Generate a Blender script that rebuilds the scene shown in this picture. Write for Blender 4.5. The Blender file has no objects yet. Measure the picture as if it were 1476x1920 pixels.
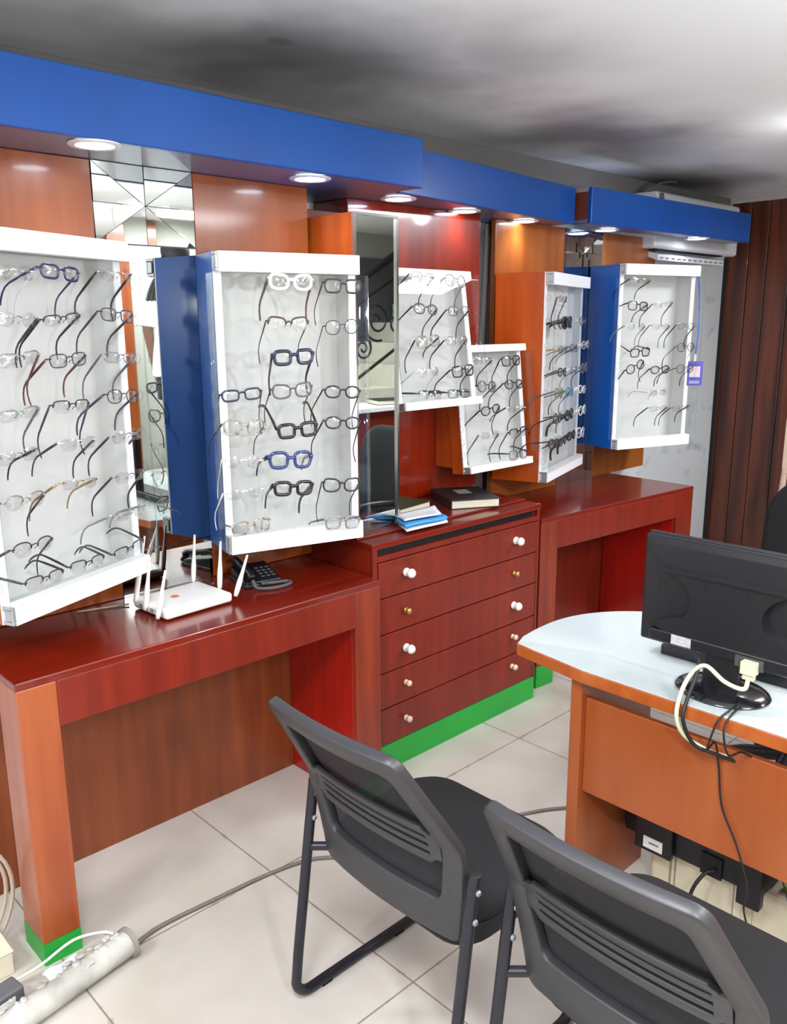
import bpy, bmesh, math, random
from mathutils import Vector, Matrix
random.seed(7)
C = bpy.context.scene.collection
SC = bpy.context.scene
R = math.radians
PI = math.pi

# ------------------------------------------------------------------ camera, light, exposure
cam_d = bpy.data.cameras.new('camera')
cam = bpy.data.objects.new('camera', cam_d); C.objects.link(cam)
cam_d.sensor_fit = 'VERTICAL'; cam_d.sensor_height = 36.0
cam_d.lens = 36.0 * 1577.2 / 1920.0
cam_d.clip_start = 0.02
yaw, pitch, roll = R(46.2), R(12.7), R(-0.3)
fw = Vector((-math.sin(yaw) * math.cos(pitch), math.cos(yaw) * math.cos(pitch), -math.sin(pitch)))
rt = Vector((math.cos(yaw), math.sin(yaw), 0)); up = rt.cross(fw)
r2 = rt * math.cos(roll) + up * math.sin(roll); u2 = up * math.cos(roll) - rt * math.sin(roll)
cam.matrix_world = Matrix(((r2.x, u2.x, -fw.x, 0), (r2.y, u2.y, -fw.y, 0), (r2.z, u2.z, -fw.z, 1.6), (0, 0, 0, 1)))
SC.camera = cam

SC.view_settings.view_transform = 'Standard'; SC.view_settings.look = 'None'
SC.view_settings.gamma = 1.0; SC.view_settings.use_curve_mapping = False
SC.view_settings.exposure = 0.6
SC.cycles.transparent_max_bounces = 32
SC.cycles.max_bounces = 10
SC.cycles.sample_clamp_indirect = 4.0
SC.cycles.caustics_reflective = False; SC.cycles.caustics_refractive = False

w = bpy.data.worlds.new('world'); SC.world = w; w.use_nodes = True
w.node_tree.nodes['Background'].inputs[0].default_value = (0.8, 0.85, 0.9, 1)
w.node_tree.nodes['Background'].inputs[1].default_value = 0.05

CEIL_W = 27.0       # watts of each ceiling panel
DOWN_W = 3.5        # watts of each downlight
FILL_BULB_W = 33.0       # watts of each unseen hanging bulb added to brighten the ceiling

# ------------------------------------------------------------------ colour + materials
def s2l(c):
    return tuple(((v / 255) / 12.92 if v / 255 <= 0.04045 else ((v / 255 + 0.055) / 1.055) ** 2.4) for v in c) + (1.0,)
MATS = {}
def mat(name, rgb, rough=0.5, metal=0.0, spec=0.5, coat=0.0, noise=0.0, nscale=8.0, emit=0.0, bump=0.0, rgb2=None, stretch=(1, 1, 1), coat_rough=0.08):
    if name in MATS: return MATS[name]
    m = bpy.data.materials.new(name); m.use_nodes = True
    nt = m.node_tree; b = nt.nodes['Principled BSDF']
    b.inputs['Base Color'].default_value = s2l(rgb); b.inputs['Roughness'].default_value = rough
    b.inputs['Metallic'].default_value = metal; b.inputs['Specular IOR Level'].default_value = spec
    b.inputs['Coat Weight'].default_value = coat; b.inputs['Coat Roughness'].default_value = coat_rough
    if emit:
        b.inputs['Emission Color'].default_value = s2l(rgb); b.inputs['Emission Strength'].default_value = emit
    if noise or rgb2 or bump:
        tc = nt.nodes.new('ShaderNodeTexCoord'); mp = nt.nodes.new('ShaderNodeMapping')
        mp.inputs['Scale'].default_value = stretch
        nt.links.new(tc.outputs['Object'], mp.inputs[0])
        n = nt.nodes.new('ShaderNodeTexNoise'); n.inputs['Scale'].default_value = nscale; n.inputs['Detail'].default_value = 5
        nt.links.new(mp.outputs[0], n.inputs['Vector'])
        if noise or rgb2:
            cr = nt.nodes.new('ShaderNodeValToRGB')
            a = s2l(rgb); c2 = s2l(rgb2) if rgb2 else tuple(max(0, v * (1 - noise)) for v in a[:3]) + (1,)
            cr.color_ramp.elements[0].position = 0.3; cr.color_ramp.elements[1].position = 0.7
            cr.color_ramp.elements[0].color = c2; cr.color_ramp.elements[1].color = a
            nt.links.new(n.outputs['Fac'], cr.inputs[0]); nt.links.new(cr.outputs[0], b.inputs['Base Color'])
        if bump:
            bp = nt.nodes.new('ShaderNodeBump'); bp.inputs['Strength'].default_value = bump; bp.inputs['Distance'].default_value = 0.01
            nt.links.new(n.outputs['Fac'], bp.inputs['Height']); nt.links.new(bp.outputs[0], b.inputs['Normal'])
    MATS[name] = m; return m
def clear(name, tint=(1, 1, 1), rough=0.03, refl=1.0, ior=1.45):
    """thin clear plastic or glass: mostly lets light through, reflects by Fresnel"""
    if name in MATS: return MATS[name]
    m = bpy.data.materials.new(name); m.use_nodes = True
    nt = m.node_tree; nt.nodes.clear()
    o = nt.nodes.new('ShaderNodeOutputMaterial'); mx = nt.nodes.new('ShaderNodeMixShader')
    t = nt.nodes.new('ShaderNodeBsdfTransparent'); g = nt.nodes.new('ShaderNodeBsdfGlossy')
    f0 = ((ior - 1) / (ior + 1)) ** 2
    lw = nt.nodes.new('ShaderNodeLayerWeight'); lw.inputs[0].default_value = 0.5
    f = nt.nodes.new('ShaderNodeMath'); f.operation = 'POWER'; f.inputs[1].default_value = 4.0
    nt.links.new(lw.outputs['Facing'], f.inputs[0])
    mu = nt.nodes.new('ShaderNodeMath'); mu.operation = 'MULTIPLY_ADD'; mu.inputs[1].default_value = min(1, .7 * refl); mu.inputs[2].default_value = f0 * refl; mu.use_clamp = True
    t.inputs[0].default_value = tuple(tint) + (1,); g.inputs['Roughness'].default_value = rough
    nt.links.new(f.outputs[0], mu.inputs[0]); nt.links.new(mu.outputs[0], mx.inputs[0])
    nt.links.new(t.outputs[0], mx.inputs[1]); nt.links.new(g.outputs[0], mx.inputs[2]); nt.links.new(mx.outputs[0], o.inputs[0])
    MATS[name] = m; return m

def wood(name, rgb, rgb2, coat=0.5, rough=0.35, vertical=True, croug=0.12, scale=3.0):
    st = (9, 9, 0.7) if vertical else (9, 0.7, 9)
    return mat(name, rgb, rough, coat=coat, rgb2=rgb2, nscale=scale, stretch=st, coat_rough=croug)

red_wood = wood('red_wood', (122, 30, 8), (100, 20, 5), 0.18, 0.42, True, 0.1)
red_wood_h = wood('red_wood_level', (118, 26, 8), (96, 17, 5), 0.45, 0.28, False, 0.06)
lit_red = wood('lit_red_wood', (170, 22, 10), (140, 14, 6), 0.4, 0.32, True, 0.1)  # redder copy of red_wood; lit look of inner panels put into the colour
mid_leg_wood = wood('dark_leg_wood', (132, 48, 22), (108, 32, 12), 0.25, 0.38, True, 0.12)
leg_wood = wood('leg_wood', (160, 84, 44), (140, 62, 30), 0.3, 0.35, True, 0.12)
panel_wood = wood('panel_wood', (150, 78, 32), (128, 56, 18), 0.45, 0.3, True, 0.1, 2.0)
gold_wood = wood('gold_wood', (160, 92, 36), (138, 72, 24), 0.6, 0.3, True, 0.1, 2.0)
deep_wood = wood('deep_wood', (136, 34, 8), (106, 20, 4), 0.7, 0.25, True, 0.06, 2.0)
side_wood = wood('side_wood', (188, 84, 24), (160, 62, 14), 0.5, 0.3, True, 0.1, 2.0)
desk_wood = wood('desk_wood', (164, 86, 40), (150, 72, 30), 0.3, 0.4, True, 0.2, 1.5)
blue_paint = mat('blue_paint', (0, 74, 158), 0.36, spec=.3, coat=0.3, noise=0.18, nscale=3, coat_rough=0.18)
blue_side = mat('blue_side_paint', (0, 90, 186), 0.3, spec=.25, coat=0.12, noise=0.1, nscale=2, coat_rough=0.06)
soffit_under = mat('pelmet_underside_paint', (96, 106, 140), 0.35, coat=0.3, noise=0.15, nscale=3)
green_paint = mat('green_paint', (30, 158, 56), 0.4, noise=0.12, nscale=6)
white_lam = mat('white_laminate', (236, 238, 242), 0.35)
board_white = mat('display_board_white', (206, 207, 206), 0.5, noise=0.04, nscale=3)
desk_white = mat('pale_desk_laminate', (182, 191, 193), 0.22, noise=0.06, nscale=3, coat=0.2)
chrome = mat('chrome', (215, 215, 215), 0.15, metal=1.0)
grey_metal = mat('grey_metal', (120, 122, 126), 0.35, metal=0.8)
steel_grey = mat('steel_grey', (150, 150, 152), 0.4, metal=0.6)
black_plastic = mat('black_plastic', (26, 26, 30), 0.38, noise=0.15, nscale=20)
monitor_plastic = mat('monitor_plastic', (27, 27, 31), 0.36)
chair_plastic = mat('chair_plastic', (48, 48, 52), 0.42, noise=0.1, nscale=6)
chair_metal = mat('chair_metal', (36, 36, 46), 0.35, metal=0.2, noise=0.25, nscale=30)
chair_fabric = mat('chair_fabric', (9, 12, 16), 0.92, noise=0.3, nscale=160, bump=0.15)
white_plastic = mat('white_plastic', (236, 236, 234), 0.35)
cream_plastic = mat('cream_plastic', (222, 212, 188), 0.5, noise=0.12, nscale=8)
cream_cable = mat('cream_cable', (204, 204, 176), 0.5)
black_rubber = mat('black_rubber', (20, 20, 22), 0.55)
grey_cable = mat('grey_cable', (112, 104, 98), 0.6)
beige_cable = mat('beige_cable', (178, 165, 150), 0.6)
paper = mat('paper', (226, 228, 236), 0.8)
page_edges = mat('page_edges', (214, 208, 188), 0.85, noise=0.15, nscale=150, stretch=(.1, .1, 3))
blue_paper = mat('blue_paper', (60, 150, 215), 0.6)
green_cover = mat('green_cover', (36, 60, 34), 0.5)
black_cover = mat('black_cover', (24, 20, 20), 0.5)
orange_mark = mat('orange_mark', (214, 110, 50), 0.5)
dark_slot = mat('dark_slot', (8, 8, 9), 0.6)
mirror_m = mat('mirror_glass', (216, 222, 218), 0.015, metal=1.0)
mirror_edge = mat('mirror_bevel', (60, 66, 64), 0.2, metal=0.7)
lamp_glow = mat('lamp_glow', (225, 238, 255), 0.4, emit=16.0)
panel_glow = mat('ceiling_panel_glow', (246, 250, 255), 0.4, emit=4.0)
acrylic = clear('clear_acrylic', (0.985, 0.99, 0.99), 0.02, 0.75, 1.35)
acrylic_edge = clear('clear_acrylic_edge', (0.80, 0.85, 0.87), 0.08, 1.6)
lens_glass = clear('lens_glass', (0.975, 0.98, 0.985), 0.04, 3.0, 1.5)
dark_lens = clear('dark_lens', (0.05, 0.05, 0.08), 0.05, 1.5, 1.5)
dusty_white = mat('dusty_white', (200, 198, 192), 0.7, rgb2=(128, 126, 120), nscale=9)
skin_m = mat('skin', (112, 72, 52), 0.55)
hair_m = mat('hair', (28, 26, 30), 0.7)
blouse_m = mat('blouse', (235, 238, 240), 0.85)
shorts_m = mat('dark_shorts', (38, 40, 58), 0.85)
iron_m = mat('wrought_iron', (22, 22, 24), 0.5, metal=0.5)
stair_m = mat('stair_plaster', (176, 172, 158), 0.7, noise=0.1)
plaster = mat('plaster_cream', (172, 172, 164), 0.7, noise=0.05, nscale=2)

def floor_material():
    m = bpy.data.materials.new('floor_tile'); m.use_nodes = True; nt = m.node_tree; b = nt.nodes['Principled BSDF']
    tc = nt.nodes.new('ShaderNodeTexCoord'); sep = nt.nodes.new('ShaderNodeSeparateXYZ'); nt.links.new(tc.outputs['Object'], sep.inputs[0])
    def M(op, a, bb=None, c=None):
        n = nt.nodes.new('ShaderNodeMath'); n.operation = op
        for i, v in enumerate((a, bb, c)):
            if v is None: continue
            if isinstance(v, (int, float)): n.inputs[i].default_value = v
            else: nt.links.new(v, n.inputs[i])
        return n.outputs[0]
    def joint(o, off):
        t = M('FLOORED_MODULO', M('SUBTRACT', o, off), 0.595)
        return M('MINIMUM', t, M('SUBTRACT', 0.595, t))
    d = M('MINIMUM', joint(sep.outputs[0], -1.852), joint(sep.outputs[1], 0.670))
    nz = nt.nodes.new('ShaderNodeTexNoise'); nz.inputs['Scale'].default_value = 3.0; nz.inputs['Detail'].default_value = 6
    nt.links.new(tc.outputs['Object'], nz.inputs['Vector'])
    nz2 = nt.nodes.new('ShaderNodeTexNoise'); nz2.inputs['Scale'].default_value = 22.0; nz2.inputs['Detail'].default_value = 4
    nt.links.new(tc.outputs['Object'], nz2.inputs['Vector'])
    base = nt.nodes.new('ShaderNodeValToRGB'); nt.links.new(nz.outputs[0], base.inputs[0])
    base.color_ramp.elements[0].color = s2l((178, 172, 162)); base.color_ramp.elements[0].position = 0.3
    base.color_ramp.elements[1].color = s2l((196, 190, 183)); base.color_ramp.elements[1].position = 0.65
    # grout line + dirt that gathers beside it
    line = M('LESS_THAN', d, 0.0022)
    dirtw = M('MULTIPLY', M('SUBTRACT', nz2.outputs[0], 0.52), 0.05)
    dirt = M('MULTIPLY', M('LESS_THAN', d, dirtw), 0.35)
    f = M('MAXIMUM', M('MULTIPLY', line, 0.8), dirt)
    mx = nt.nodes.new('ShaderNodeMix'); mx.data_type = 'RGBA'
    nt.links.new(f, mx.inputs['Factor']); nt.links.new(base.outputs[0], mx.inputs['A'])
    mx.inputs['B'].default_value = s2l((112, 98, 82))
    nt.links.new(mx.outputs['Result'], b.inputs['Base Color'])
    b.inputs['Roughness'].default_value = 0.22; b.inputs['Specular IOR Level'].default_value = 0.5
    return m
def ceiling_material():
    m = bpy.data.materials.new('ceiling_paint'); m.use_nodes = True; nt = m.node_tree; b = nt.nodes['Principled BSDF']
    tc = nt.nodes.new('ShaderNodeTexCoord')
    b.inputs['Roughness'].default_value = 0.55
    # unlit ceiling shade painted as soft noisy blobs, plus soot smudges
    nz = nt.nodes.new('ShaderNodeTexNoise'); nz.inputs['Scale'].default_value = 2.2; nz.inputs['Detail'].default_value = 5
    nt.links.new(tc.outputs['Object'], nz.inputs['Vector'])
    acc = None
    for (x, y, rx, ry, k) in CEIL_SHADE_SOOT:
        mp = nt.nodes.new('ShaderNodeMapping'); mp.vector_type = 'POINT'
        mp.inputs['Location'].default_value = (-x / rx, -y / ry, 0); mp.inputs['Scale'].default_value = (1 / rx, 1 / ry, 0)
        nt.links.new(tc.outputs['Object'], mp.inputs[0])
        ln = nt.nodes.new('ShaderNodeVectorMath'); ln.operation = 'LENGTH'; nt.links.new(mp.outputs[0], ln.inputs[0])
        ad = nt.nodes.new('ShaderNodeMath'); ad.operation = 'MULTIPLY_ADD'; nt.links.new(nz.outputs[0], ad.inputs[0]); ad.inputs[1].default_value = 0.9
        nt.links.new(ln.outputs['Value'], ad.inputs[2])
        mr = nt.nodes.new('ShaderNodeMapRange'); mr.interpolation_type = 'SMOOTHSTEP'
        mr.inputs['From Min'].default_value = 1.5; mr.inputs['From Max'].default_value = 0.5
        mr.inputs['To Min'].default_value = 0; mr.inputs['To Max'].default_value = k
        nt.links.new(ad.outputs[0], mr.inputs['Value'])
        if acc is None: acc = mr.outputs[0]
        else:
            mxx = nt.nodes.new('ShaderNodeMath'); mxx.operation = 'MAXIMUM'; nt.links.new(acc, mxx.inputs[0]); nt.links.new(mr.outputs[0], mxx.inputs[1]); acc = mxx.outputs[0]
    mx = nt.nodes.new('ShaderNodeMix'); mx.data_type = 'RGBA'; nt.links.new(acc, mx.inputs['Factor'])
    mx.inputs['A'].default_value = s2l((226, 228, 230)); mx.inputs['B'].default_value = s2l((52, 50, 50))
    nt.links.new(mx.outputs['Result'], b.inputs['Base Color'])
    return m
CEIL_SHADE_SOOT = [(-2.1, 1.75, 0.62, 1.2, 0.85), (-2.15, 3.3, 0.62, 0.95, 0.8), (-2.5, 4.7, 0.6, 0.8, 0.9), (-2.06, 1.55, 0.14, 0.16, 0.9), (-1.75, 2.1, 0.5, 0.5, 0.45)]  # shade near the wall painted in, with soot spots
def stained_wall_material():
    m = bpy.data.materials.new('stained_white_wall'); m.use_nodes = True; nt = m.node_tree; b = nt.nodes['Principled BSDF']
    tc = nt.nodes.new('ShaderNodeTexCoord'); mp = nt.nodes.new('ShaderNodeMapping'); mp.inputs['Scale'].default_value = (1, 2.0, 3.2)
    nt.links.new(tc.outputs['Object'], mp.inputs[0])
    n = nt.nodes.new('ShaderNodeTexNoise'); n.inputs['Scale'].default_value = 2.6; n.inputs['Detail'].default_value = 3
    nt.links.new(mp.outputs[0], n.inputs['Vector'])
    cr = nt.nodes.new('ShaderNodeValToRGB'); nt.links.new(n.outputs[0], cr.inputs[0])
    cr.color_ramp.elements[0].position = 0.26; cr.color_ramp.elements[0].color = s2l((160, 170, 178))
    cr.color_ramp.elements[1].position = 0.42; cr.color_ramp.elements[1].color = s2l((200, 206, 210))
    nt.links.new(cr.outputs[0], b.inputs['Base Color']); b.inputs['Roughness'].default_value = 0.6
    return m
def plank_material():
    m = bpy.data.materials.new('dark_planks'); m.use_nodes = True; nt = m.node_tree; b = nt.nodes['Principled BSDF']
    tc = nt.nodes.new('ShaderNodeTexCoord'); mp = nt.nodes.new('ShaderNodeMapping'); mp.inputs['Scale'].default_value = (9, 1, 0.5)
    nt.links.new(tc.outputs['Object'], mp.inputs[0])
    n = nt.nodes.new('ShaderNodeTexNoise'); n.inputs['Scale'].default_value = 1.4; n.inputs['Detail'].default_value = 6; n.inputs['Distortion'].default_value = 0.5
    nt.links.new(mp.outputs[0], n.inputs['Vector'])
    cr = nt.nodes.new('ShaderNodeValToRGB'); nt.links.new(n.outputs[0], cr.inputs[0])
    cr.color_ramp.elements[0].position = 0.3; cr.color_ramp.elements[0].color = s2l((36, 13, 9))
    cr.color_ramp.elements[1].position = 0.7; cr.color_ramp.elements[1].color = s2l((108, 52, 30))
    nt.links.new(cr.outputs[0], b.inputs['Base Color']); b.inputs['Roughness'].default_value = 0.38
    b.inputs['Coat Weight'].default_value = 0.3
    return m
def mesh_fabric_material():
    m = bpy.data.materials.new('mesh_fabric'); m.use_nodes = True; nt = m.node_tree; nt.nodes.clear()
    o = nt.nodes.new('ShaderNodeOutputMaterial'); mx = nt.nodes.new('ShaderNodeMixShader')
    d = nt.nodes.new('ShaderNodeBsdfDiffuse'); d.inputs[0].default_value = s2l((56, 56, 59)); t = nt.nodes.new('ShaderNodeBsdfTransparent')
    tc = nt.nodes.new('ShaderNodeTexCoord'); sep = nt.nodes.new('ShaderNodeSeparateXYZ'); nt.links.new(tc.outputs['Object'], sep.inputs[0])
    def wave(o_, k):
        a = nt.nodes.new('ShaderNodeMath'); a.operation = 'MULTIPLY'; a.inputs[1].default_value = k; nt.links.new(o_, a.inputs[0])
        s = nt.nodes.new('ShaderNodeMath'); s.operation = 'SINE'; nt.links.new(a.outputs[0], s.inputs[0])
        g = nt.nodes.new('ShaderNodeMath'); g.operation = 'GREATER_THAN'; g.inputs[1].default_value = 0.82; nt.links.new(s.outputs[0], g.inputs[0])
        return g.outputs[0]
    mu = nt.nodes.new('ShaderNodeMath'); mu.operation = 'MULTIPLY'
    nt.links.new(wave(sep.outputs[0], 2 * PI / 0.0042), mu.inputs[0]); nt.links.new(wave(sep.outputs[2], 2 * PI / 0.0042), mu.inputs[1])
    nt.links.new(mu.outputs[0], mx.inputs[0]); nt.links.new(d.outputs[0], mx.inputs[1]); nt.links.new(t.outputs[0], mx.inputs[2]); nt.links.new(mx.outputs[0], o.inputs[0])
    return m

# ------------------------------------------------------------------ mesh helpers
class MB:
    def __init__(s): s.bm = bmesh.new()
    def box(s, x0, x1, y0, y1, z0, z1):
        v = [s.bm.verts.new(p) for p in ((x0, y0, z0), (x1, y0, z0), (x1, y1, z0), (x0, y1, z0), (x0, y0, z1), (x1, y0, z1), (x1, y1, z1), (x0, y1, z1))]
        for f in ((3, 2, 1, 0), (4, 5, 6, 7), (0, 1, 5, 4), (1, 2, 6, 5), (2, 3, 7, 6), (3, 0, 4, 7)): s.bm.faces.new([v[i] for i in f])
        return s
    def prism(s, pts, vec):
        """closed polygon of 3D points pushed along vec"""
        vec = Vector(vec); a = [s.bm.verts.new(p) for p in pts]; b = [s.bm.verts.new(Vector(p) + vec) for p in pts]; n = len(a)
        s.bm.faces.new(a[::-1]); s.bm.faces.new(b)
        for i in range(n): s.bm.faces.new((a[i], a[(i + 1) % n], b[(i + 1) % n], b[i]))
        return s
    def tube(s, pts, r, seg=8, closed=False, cap=True, flat=None, flat_dir=None):
        """round (or flattened) sweep along pts; r number or list"""
        pts = [Vector(p) for p in pts]; n = len(pts)
        if n < 2: return s
        rs = r if isinstance(r, (list, tuple)) else [r] * n
        def tang(i):
            if closed: t = pts[(i + 1) % n] - pts[i - 1]
            else: t = pts[min(i + 1, n - 1)] - pts[max(i - 1, 0)]
            return t.normalized() if t.length > 1e-9 else Vector((0, 0, 1))
        t0 = tang(0); ref = Vector(flat_dir) if flat_dir else (Vector((0, 0, 1)) if abs(t0.z) < 0.9 else Vector((1, 0, 0)))
        u = (ref - t0 * ref.dot(t0)).normalized(); rings = []
        for i in range(n):
            t = tang(i)
            if flat_dir:
                q = Vector(flat_dir); q = q - t * q.dot(t)
                if q.length > 1e-4: u = q.normalized()
            else:
                u = u - t * u.dot(t); u = u.normalized() if u.length > 1e-6 else t.orthogonal().normalized()
            v = t.cross(u); k = flat if flat else 1.0; ring = []
            for j in range(seg):
                a = 2 * PI * (j + 0.5) / seg
                ring.append(s.bm.verts.new(pts[i] + u * (rs[i] * math.cos(a)) + v * (rs[i] * k * math.sin(a))))
            rings.append(ring)
        m = n if closed else n - 1
        for i in range(m):
            a, b = rings[i], rings[(i + 1) % n]
            for j in range(seg): s.bm.faces.new((a[j], a[(j + 1) % seg], b[(j + 1) % seg], b[j]))
        if cap and not closed:
            s.bm.faces.new(rings[0][::-1]); s.bm.faces.new(rings[-1])
        return s
    def lathe(s, prof, c=(0, 0, 0), axis='z', seg=24, sy=1.0):
        """profile [(r, h)] turned about an axis"""
        c = Vector(c); rings = []
        def pt(r, h, a):
            x, y = r * math.cos(a), r * math.sin(a) * sy
            return c + {'z': Vector((x, y, h)), 'x': Vector((h, x, y)), 'y': Vector((y, h, x))}[axis]
        for r, h in prof:
            if r < 1e-6: rings.append([s.bm.verts.new(pt(0, h, 0))])
            else: rings.append([s.bm.verts.new(pt(r, h, 2 * PI * j / seg)) for j in range(seg)])
        for a, b in zip(rings, rings[1:]):
            for j in range(seg):
                k = (j + 1) % seg
                if len(a) == 1 and len(b) > 1: s.bm.faces.new((a[0], b[k], b[j]))
                elif len(b) == 1 and len(a) > 1: s.bm.faces.new((a[j], a[k], b[0]))
                elif len(a) > 1: s.bm.faces.new((a[j], a[k], b[k], b[j]))
        return s
    def grid(s, fn, nu, nv, skip=None):
        vs = [[s.bm.verts.new(fn(i / nu, j / nv)) for j in range(nv + 1)] for i in range(nu + 1)]
        for i in range(nu):
            for j in range(nv):
                if skip and skip(i, j): continue
                s.bm.faces.new((vs[i][j], vs[i + 1][j], vs[i + 1][j + 1], vs[i][j + 1]))
        for v in [v for v in s.bm.verts if not v.link_faces]: s.bm.verts.remove(v)
        return s
    def sphere(s, c, rx, ry=None, rz=None, seg=16, rings=10):
        ry = ry or rx; rz = rz or rx
        m = Matrix.Translation(c) @ Matrix.Diagonal((rx, ry, rz, 1))
        bmesh.ops.create_uvsphere(s.bm, u_segments=seg, v_segments=rings, radius=1, matrix=m); return s
    def xf(s, m): bmesh.ops.transform(s.bm, matrix=m, verts=s.bm.verts); return s
    def build(s, name, m, parent=None, world=False, bevel=0.0, smooth=False, seg=2, solid=0.0, sub=0, angle=None):
        bmesh.ops.recalc_face_normals(s.bm, faces=s.bm.faces)
        me = bpy.data.meshes.new(name)
        if parent is not None and world: bmesh.ops.transform(s.bm, matrix=parent['_inv'] if False else INV[parent.name], verts=s.bm.verts)
        s.bm.to_mesh(me); s.bm.free()
        if m: me.materials.append(m)
        o = bpy.data.objects.new(name, me); C.objects.link(o)
        if parent is not None: o.parent = parent
        if smooth:
            for p in me.polygons: p.use_smooth = True
            if angle is not None:
                try: me.set_sharp_from_angle(angle=R(angle))
                except Exception: pass
        if solid:
            md = o.modifiers.new('solid', 'SOLIDIFY'); md.thickness = solid; md.offset = 0
        if bevel:
            md = o.modifiers.new('bevel', 'BEVEL'); md.width = bevel; md.segments = seg; md.limit_method = 'ANGLE'; md.angle_limit = R(35)
        if sub:
            md = o.modifiers.new('sub', 'SUBSURF'); md.levels = sub; md.render_levels = sub
        return o
INV = {}
def thing(name, label, cat, loc=(0, 0, 0), rotz=0.0, group=None, mtx=None):
    o = bpy.data.objects.new(name, None); C.objects.link(o); o.empty_display_size = 0.1
    if mtx is not None: o.matrix_world = mtx; INV[o.name] = mtx.inverted()
    else:
        o.location = loc; o.rotation_euler = (0, 0, rotz)
        INV[o.name] = (Matrix.Translation(loc) @ Matrix.Rotation(rotz, 4, 'Z')).inverted()
    o['label'] = label; o['category'] = cat
    if group: o['group'] = group
    return o
def tag(o, label, cat, group=None):
    o['label'] = label; o['category'] = cat
    if group: o['group'] = group
    return o
def struct(o): o['kind'] = 'structure'; return o
def copy_tree(o, parent=None):
    c = o.copy(); C.objects.link(c)
    if parent is not None: c.parent = parent
    for ch in list(o.children): copy_tree(ch, c)
    return c
def arc(c, r, a0, a1, n, ex=Vector((1, 0, 0)), ey=Vector((0, 1, 0))):
    c = Vector(c); return [c + ex * (r * math.cos(a0 + (a1 - a0) * i / n)) + ey * (r * math.sin(a0 + (a1 - a0) * i / n)) for i in range(n + 1)]
def spline(pts, n=8):
    pts = [Vector(p) for p in pts]; out = []
    P = [pts[0] * 2 - pts[1]] + pts + [pts[-1] * 2 - pts[-2]]
    for i in range(1, len(P) - 2):
        p0, p1, p2, p3 = P[i - 1:i + 3]
        for k in range(n):
            t = k / n
            out.append(0.5 * ((2 * p1) + (p2 - p0) * t + (2 * p0 - 5 * p1 + 4 * p2 - p3) * t * t + (3 * p1 - p0 - 3 * p2 + p3) * t ** 3))
    out.append(pts[-1]); return out

# ------------------------------------------------------------------ the room
XW, YB, XR, YF, ZC = -2.65, 5.64, 1.36, -2.4, 2.36
struct(MB().box(XW - .1, XR + .1, YF - .1, YB + .1, -.1, 0).build('floor', floor_material()))
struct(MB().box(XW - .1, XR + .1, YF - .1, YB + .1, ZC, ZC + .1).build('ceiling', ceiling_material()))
struct(MB().box(XW - .1, XW, YF - .1, YB + .1, 0, ZC).build('wall_left', stained_wall_material()))
struct(MB().box(XR, XR + .1, YF - .1, YB + .1, 0, ZC).build('wall_right', plaster))
struct(MB().box(XW, XR, YF - .1, YF, 0, ZC).build('wall_front', plaster))
struct(MB().box(XW, XR, YB, YB + .1, 0, ZC).build('wall_back', plaster))
# dark tongue-and-groove cladding on the back wall, one board beside the next
wb = MB(); x = XW + .004; k = 0
while x < XR - .02:
    wd = (.135, .12, .15, .128)[k % 4]; k += 1
    x1 = min(x + wd, XR); wb.box(x + .003, x1 - .003, YB - .018 - .004 * (k % 3 == 0), YB - .001, 0.0, ZC - .02); x = x1
struct(wb.build('trim_1', plank_material(), bevel=.003))
struct(MB().box(XW, XR, YB - .03, YB - .001, ZC - .018, ZC - .001).build('trim_2', mat('pale_beading', (176, 168, 172), .5)))
# ragged dark gap where the cladding meets the plaster
struct(MB().box(XR - .02, XR - .001, 4.1, 5.6, 0, 2.15).build('trim_5', mat('dark_grey_paint', (86, 90, 92), .6)))
gp = MB(); gp.box(XW + .0005, XW + .006, YB - .07, YB - .022, .0, ZC - .03)
struct(gp.build('trim_3', mat('dark_gap', (30, 24, 28), .8)))

# ------------------------------------------------------------------ blue pelmets with downlights
def pelmet(a, b, xb, label, end=None):
    """a, b: front bottom corners (x, y); xb: back x; box from 2.042 to 2.2"""
    t = thing('pelmet', label, 'pelmet', (a[0], a[1], 2.042))
    MB().prism([(a[0], a[1], 2.042), (b[0], b[1], 2.042), (b[0] - .02, b[1], 2.042), (a[0] - .02, a[1], 2.042)], (0, 0, .158)).build('fascia', blue_paint, t, True, bevel=.003)
    MB().prism([(a[0] - .02, a[1], 2.044), (b[0] - .02, b[1], 2.044), (xb, b[1], 2.044), (xb, a[1], 2.044)], (0, 0, .016)).build('soffit_board', soffit_under, t, True)
    MB().prism([(a[0] - .02, a[1], 2.182), (b[0] - .02, b[1], 2.182), (xb, b[1], 2.182), (xb, a[1], 2.182)], (0, 0, .016)).build('top_board', mat('pelmet_top', (140, 138, 136), .7), t, True)
    if end:
        MB().box(xb, a[0] - .02, a[1] + .001, a[1] + .016, 2.044, 2.198).build('end_panel', end, t, True)
    return t
pelmet((-2.086, -.4), (-2.105, 2.165), XW + .002, 'long blue pelmet box over the left displays, nearest and longest')
pelmet((-2.225, 2.17), (-2.375, 3.452), XW + .002, 'middle blue pelmet box set back above the drawer chest')
pelmet((-2.302, 3.476), (-2.254, 5.04), XW + .24, 'farthest blue pelmet box with brown end beside the air conditioner', mat('brown_end', (104, 46, 30), .5))
strip = struct(MB().box(XW + .001, XW + .05, -2.3, 5.5, 2.2, 2.358).build('trim_4', mat('grey_cornice', (120, 118, 118), .7, noise=.15, nscale=3)))

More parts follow.
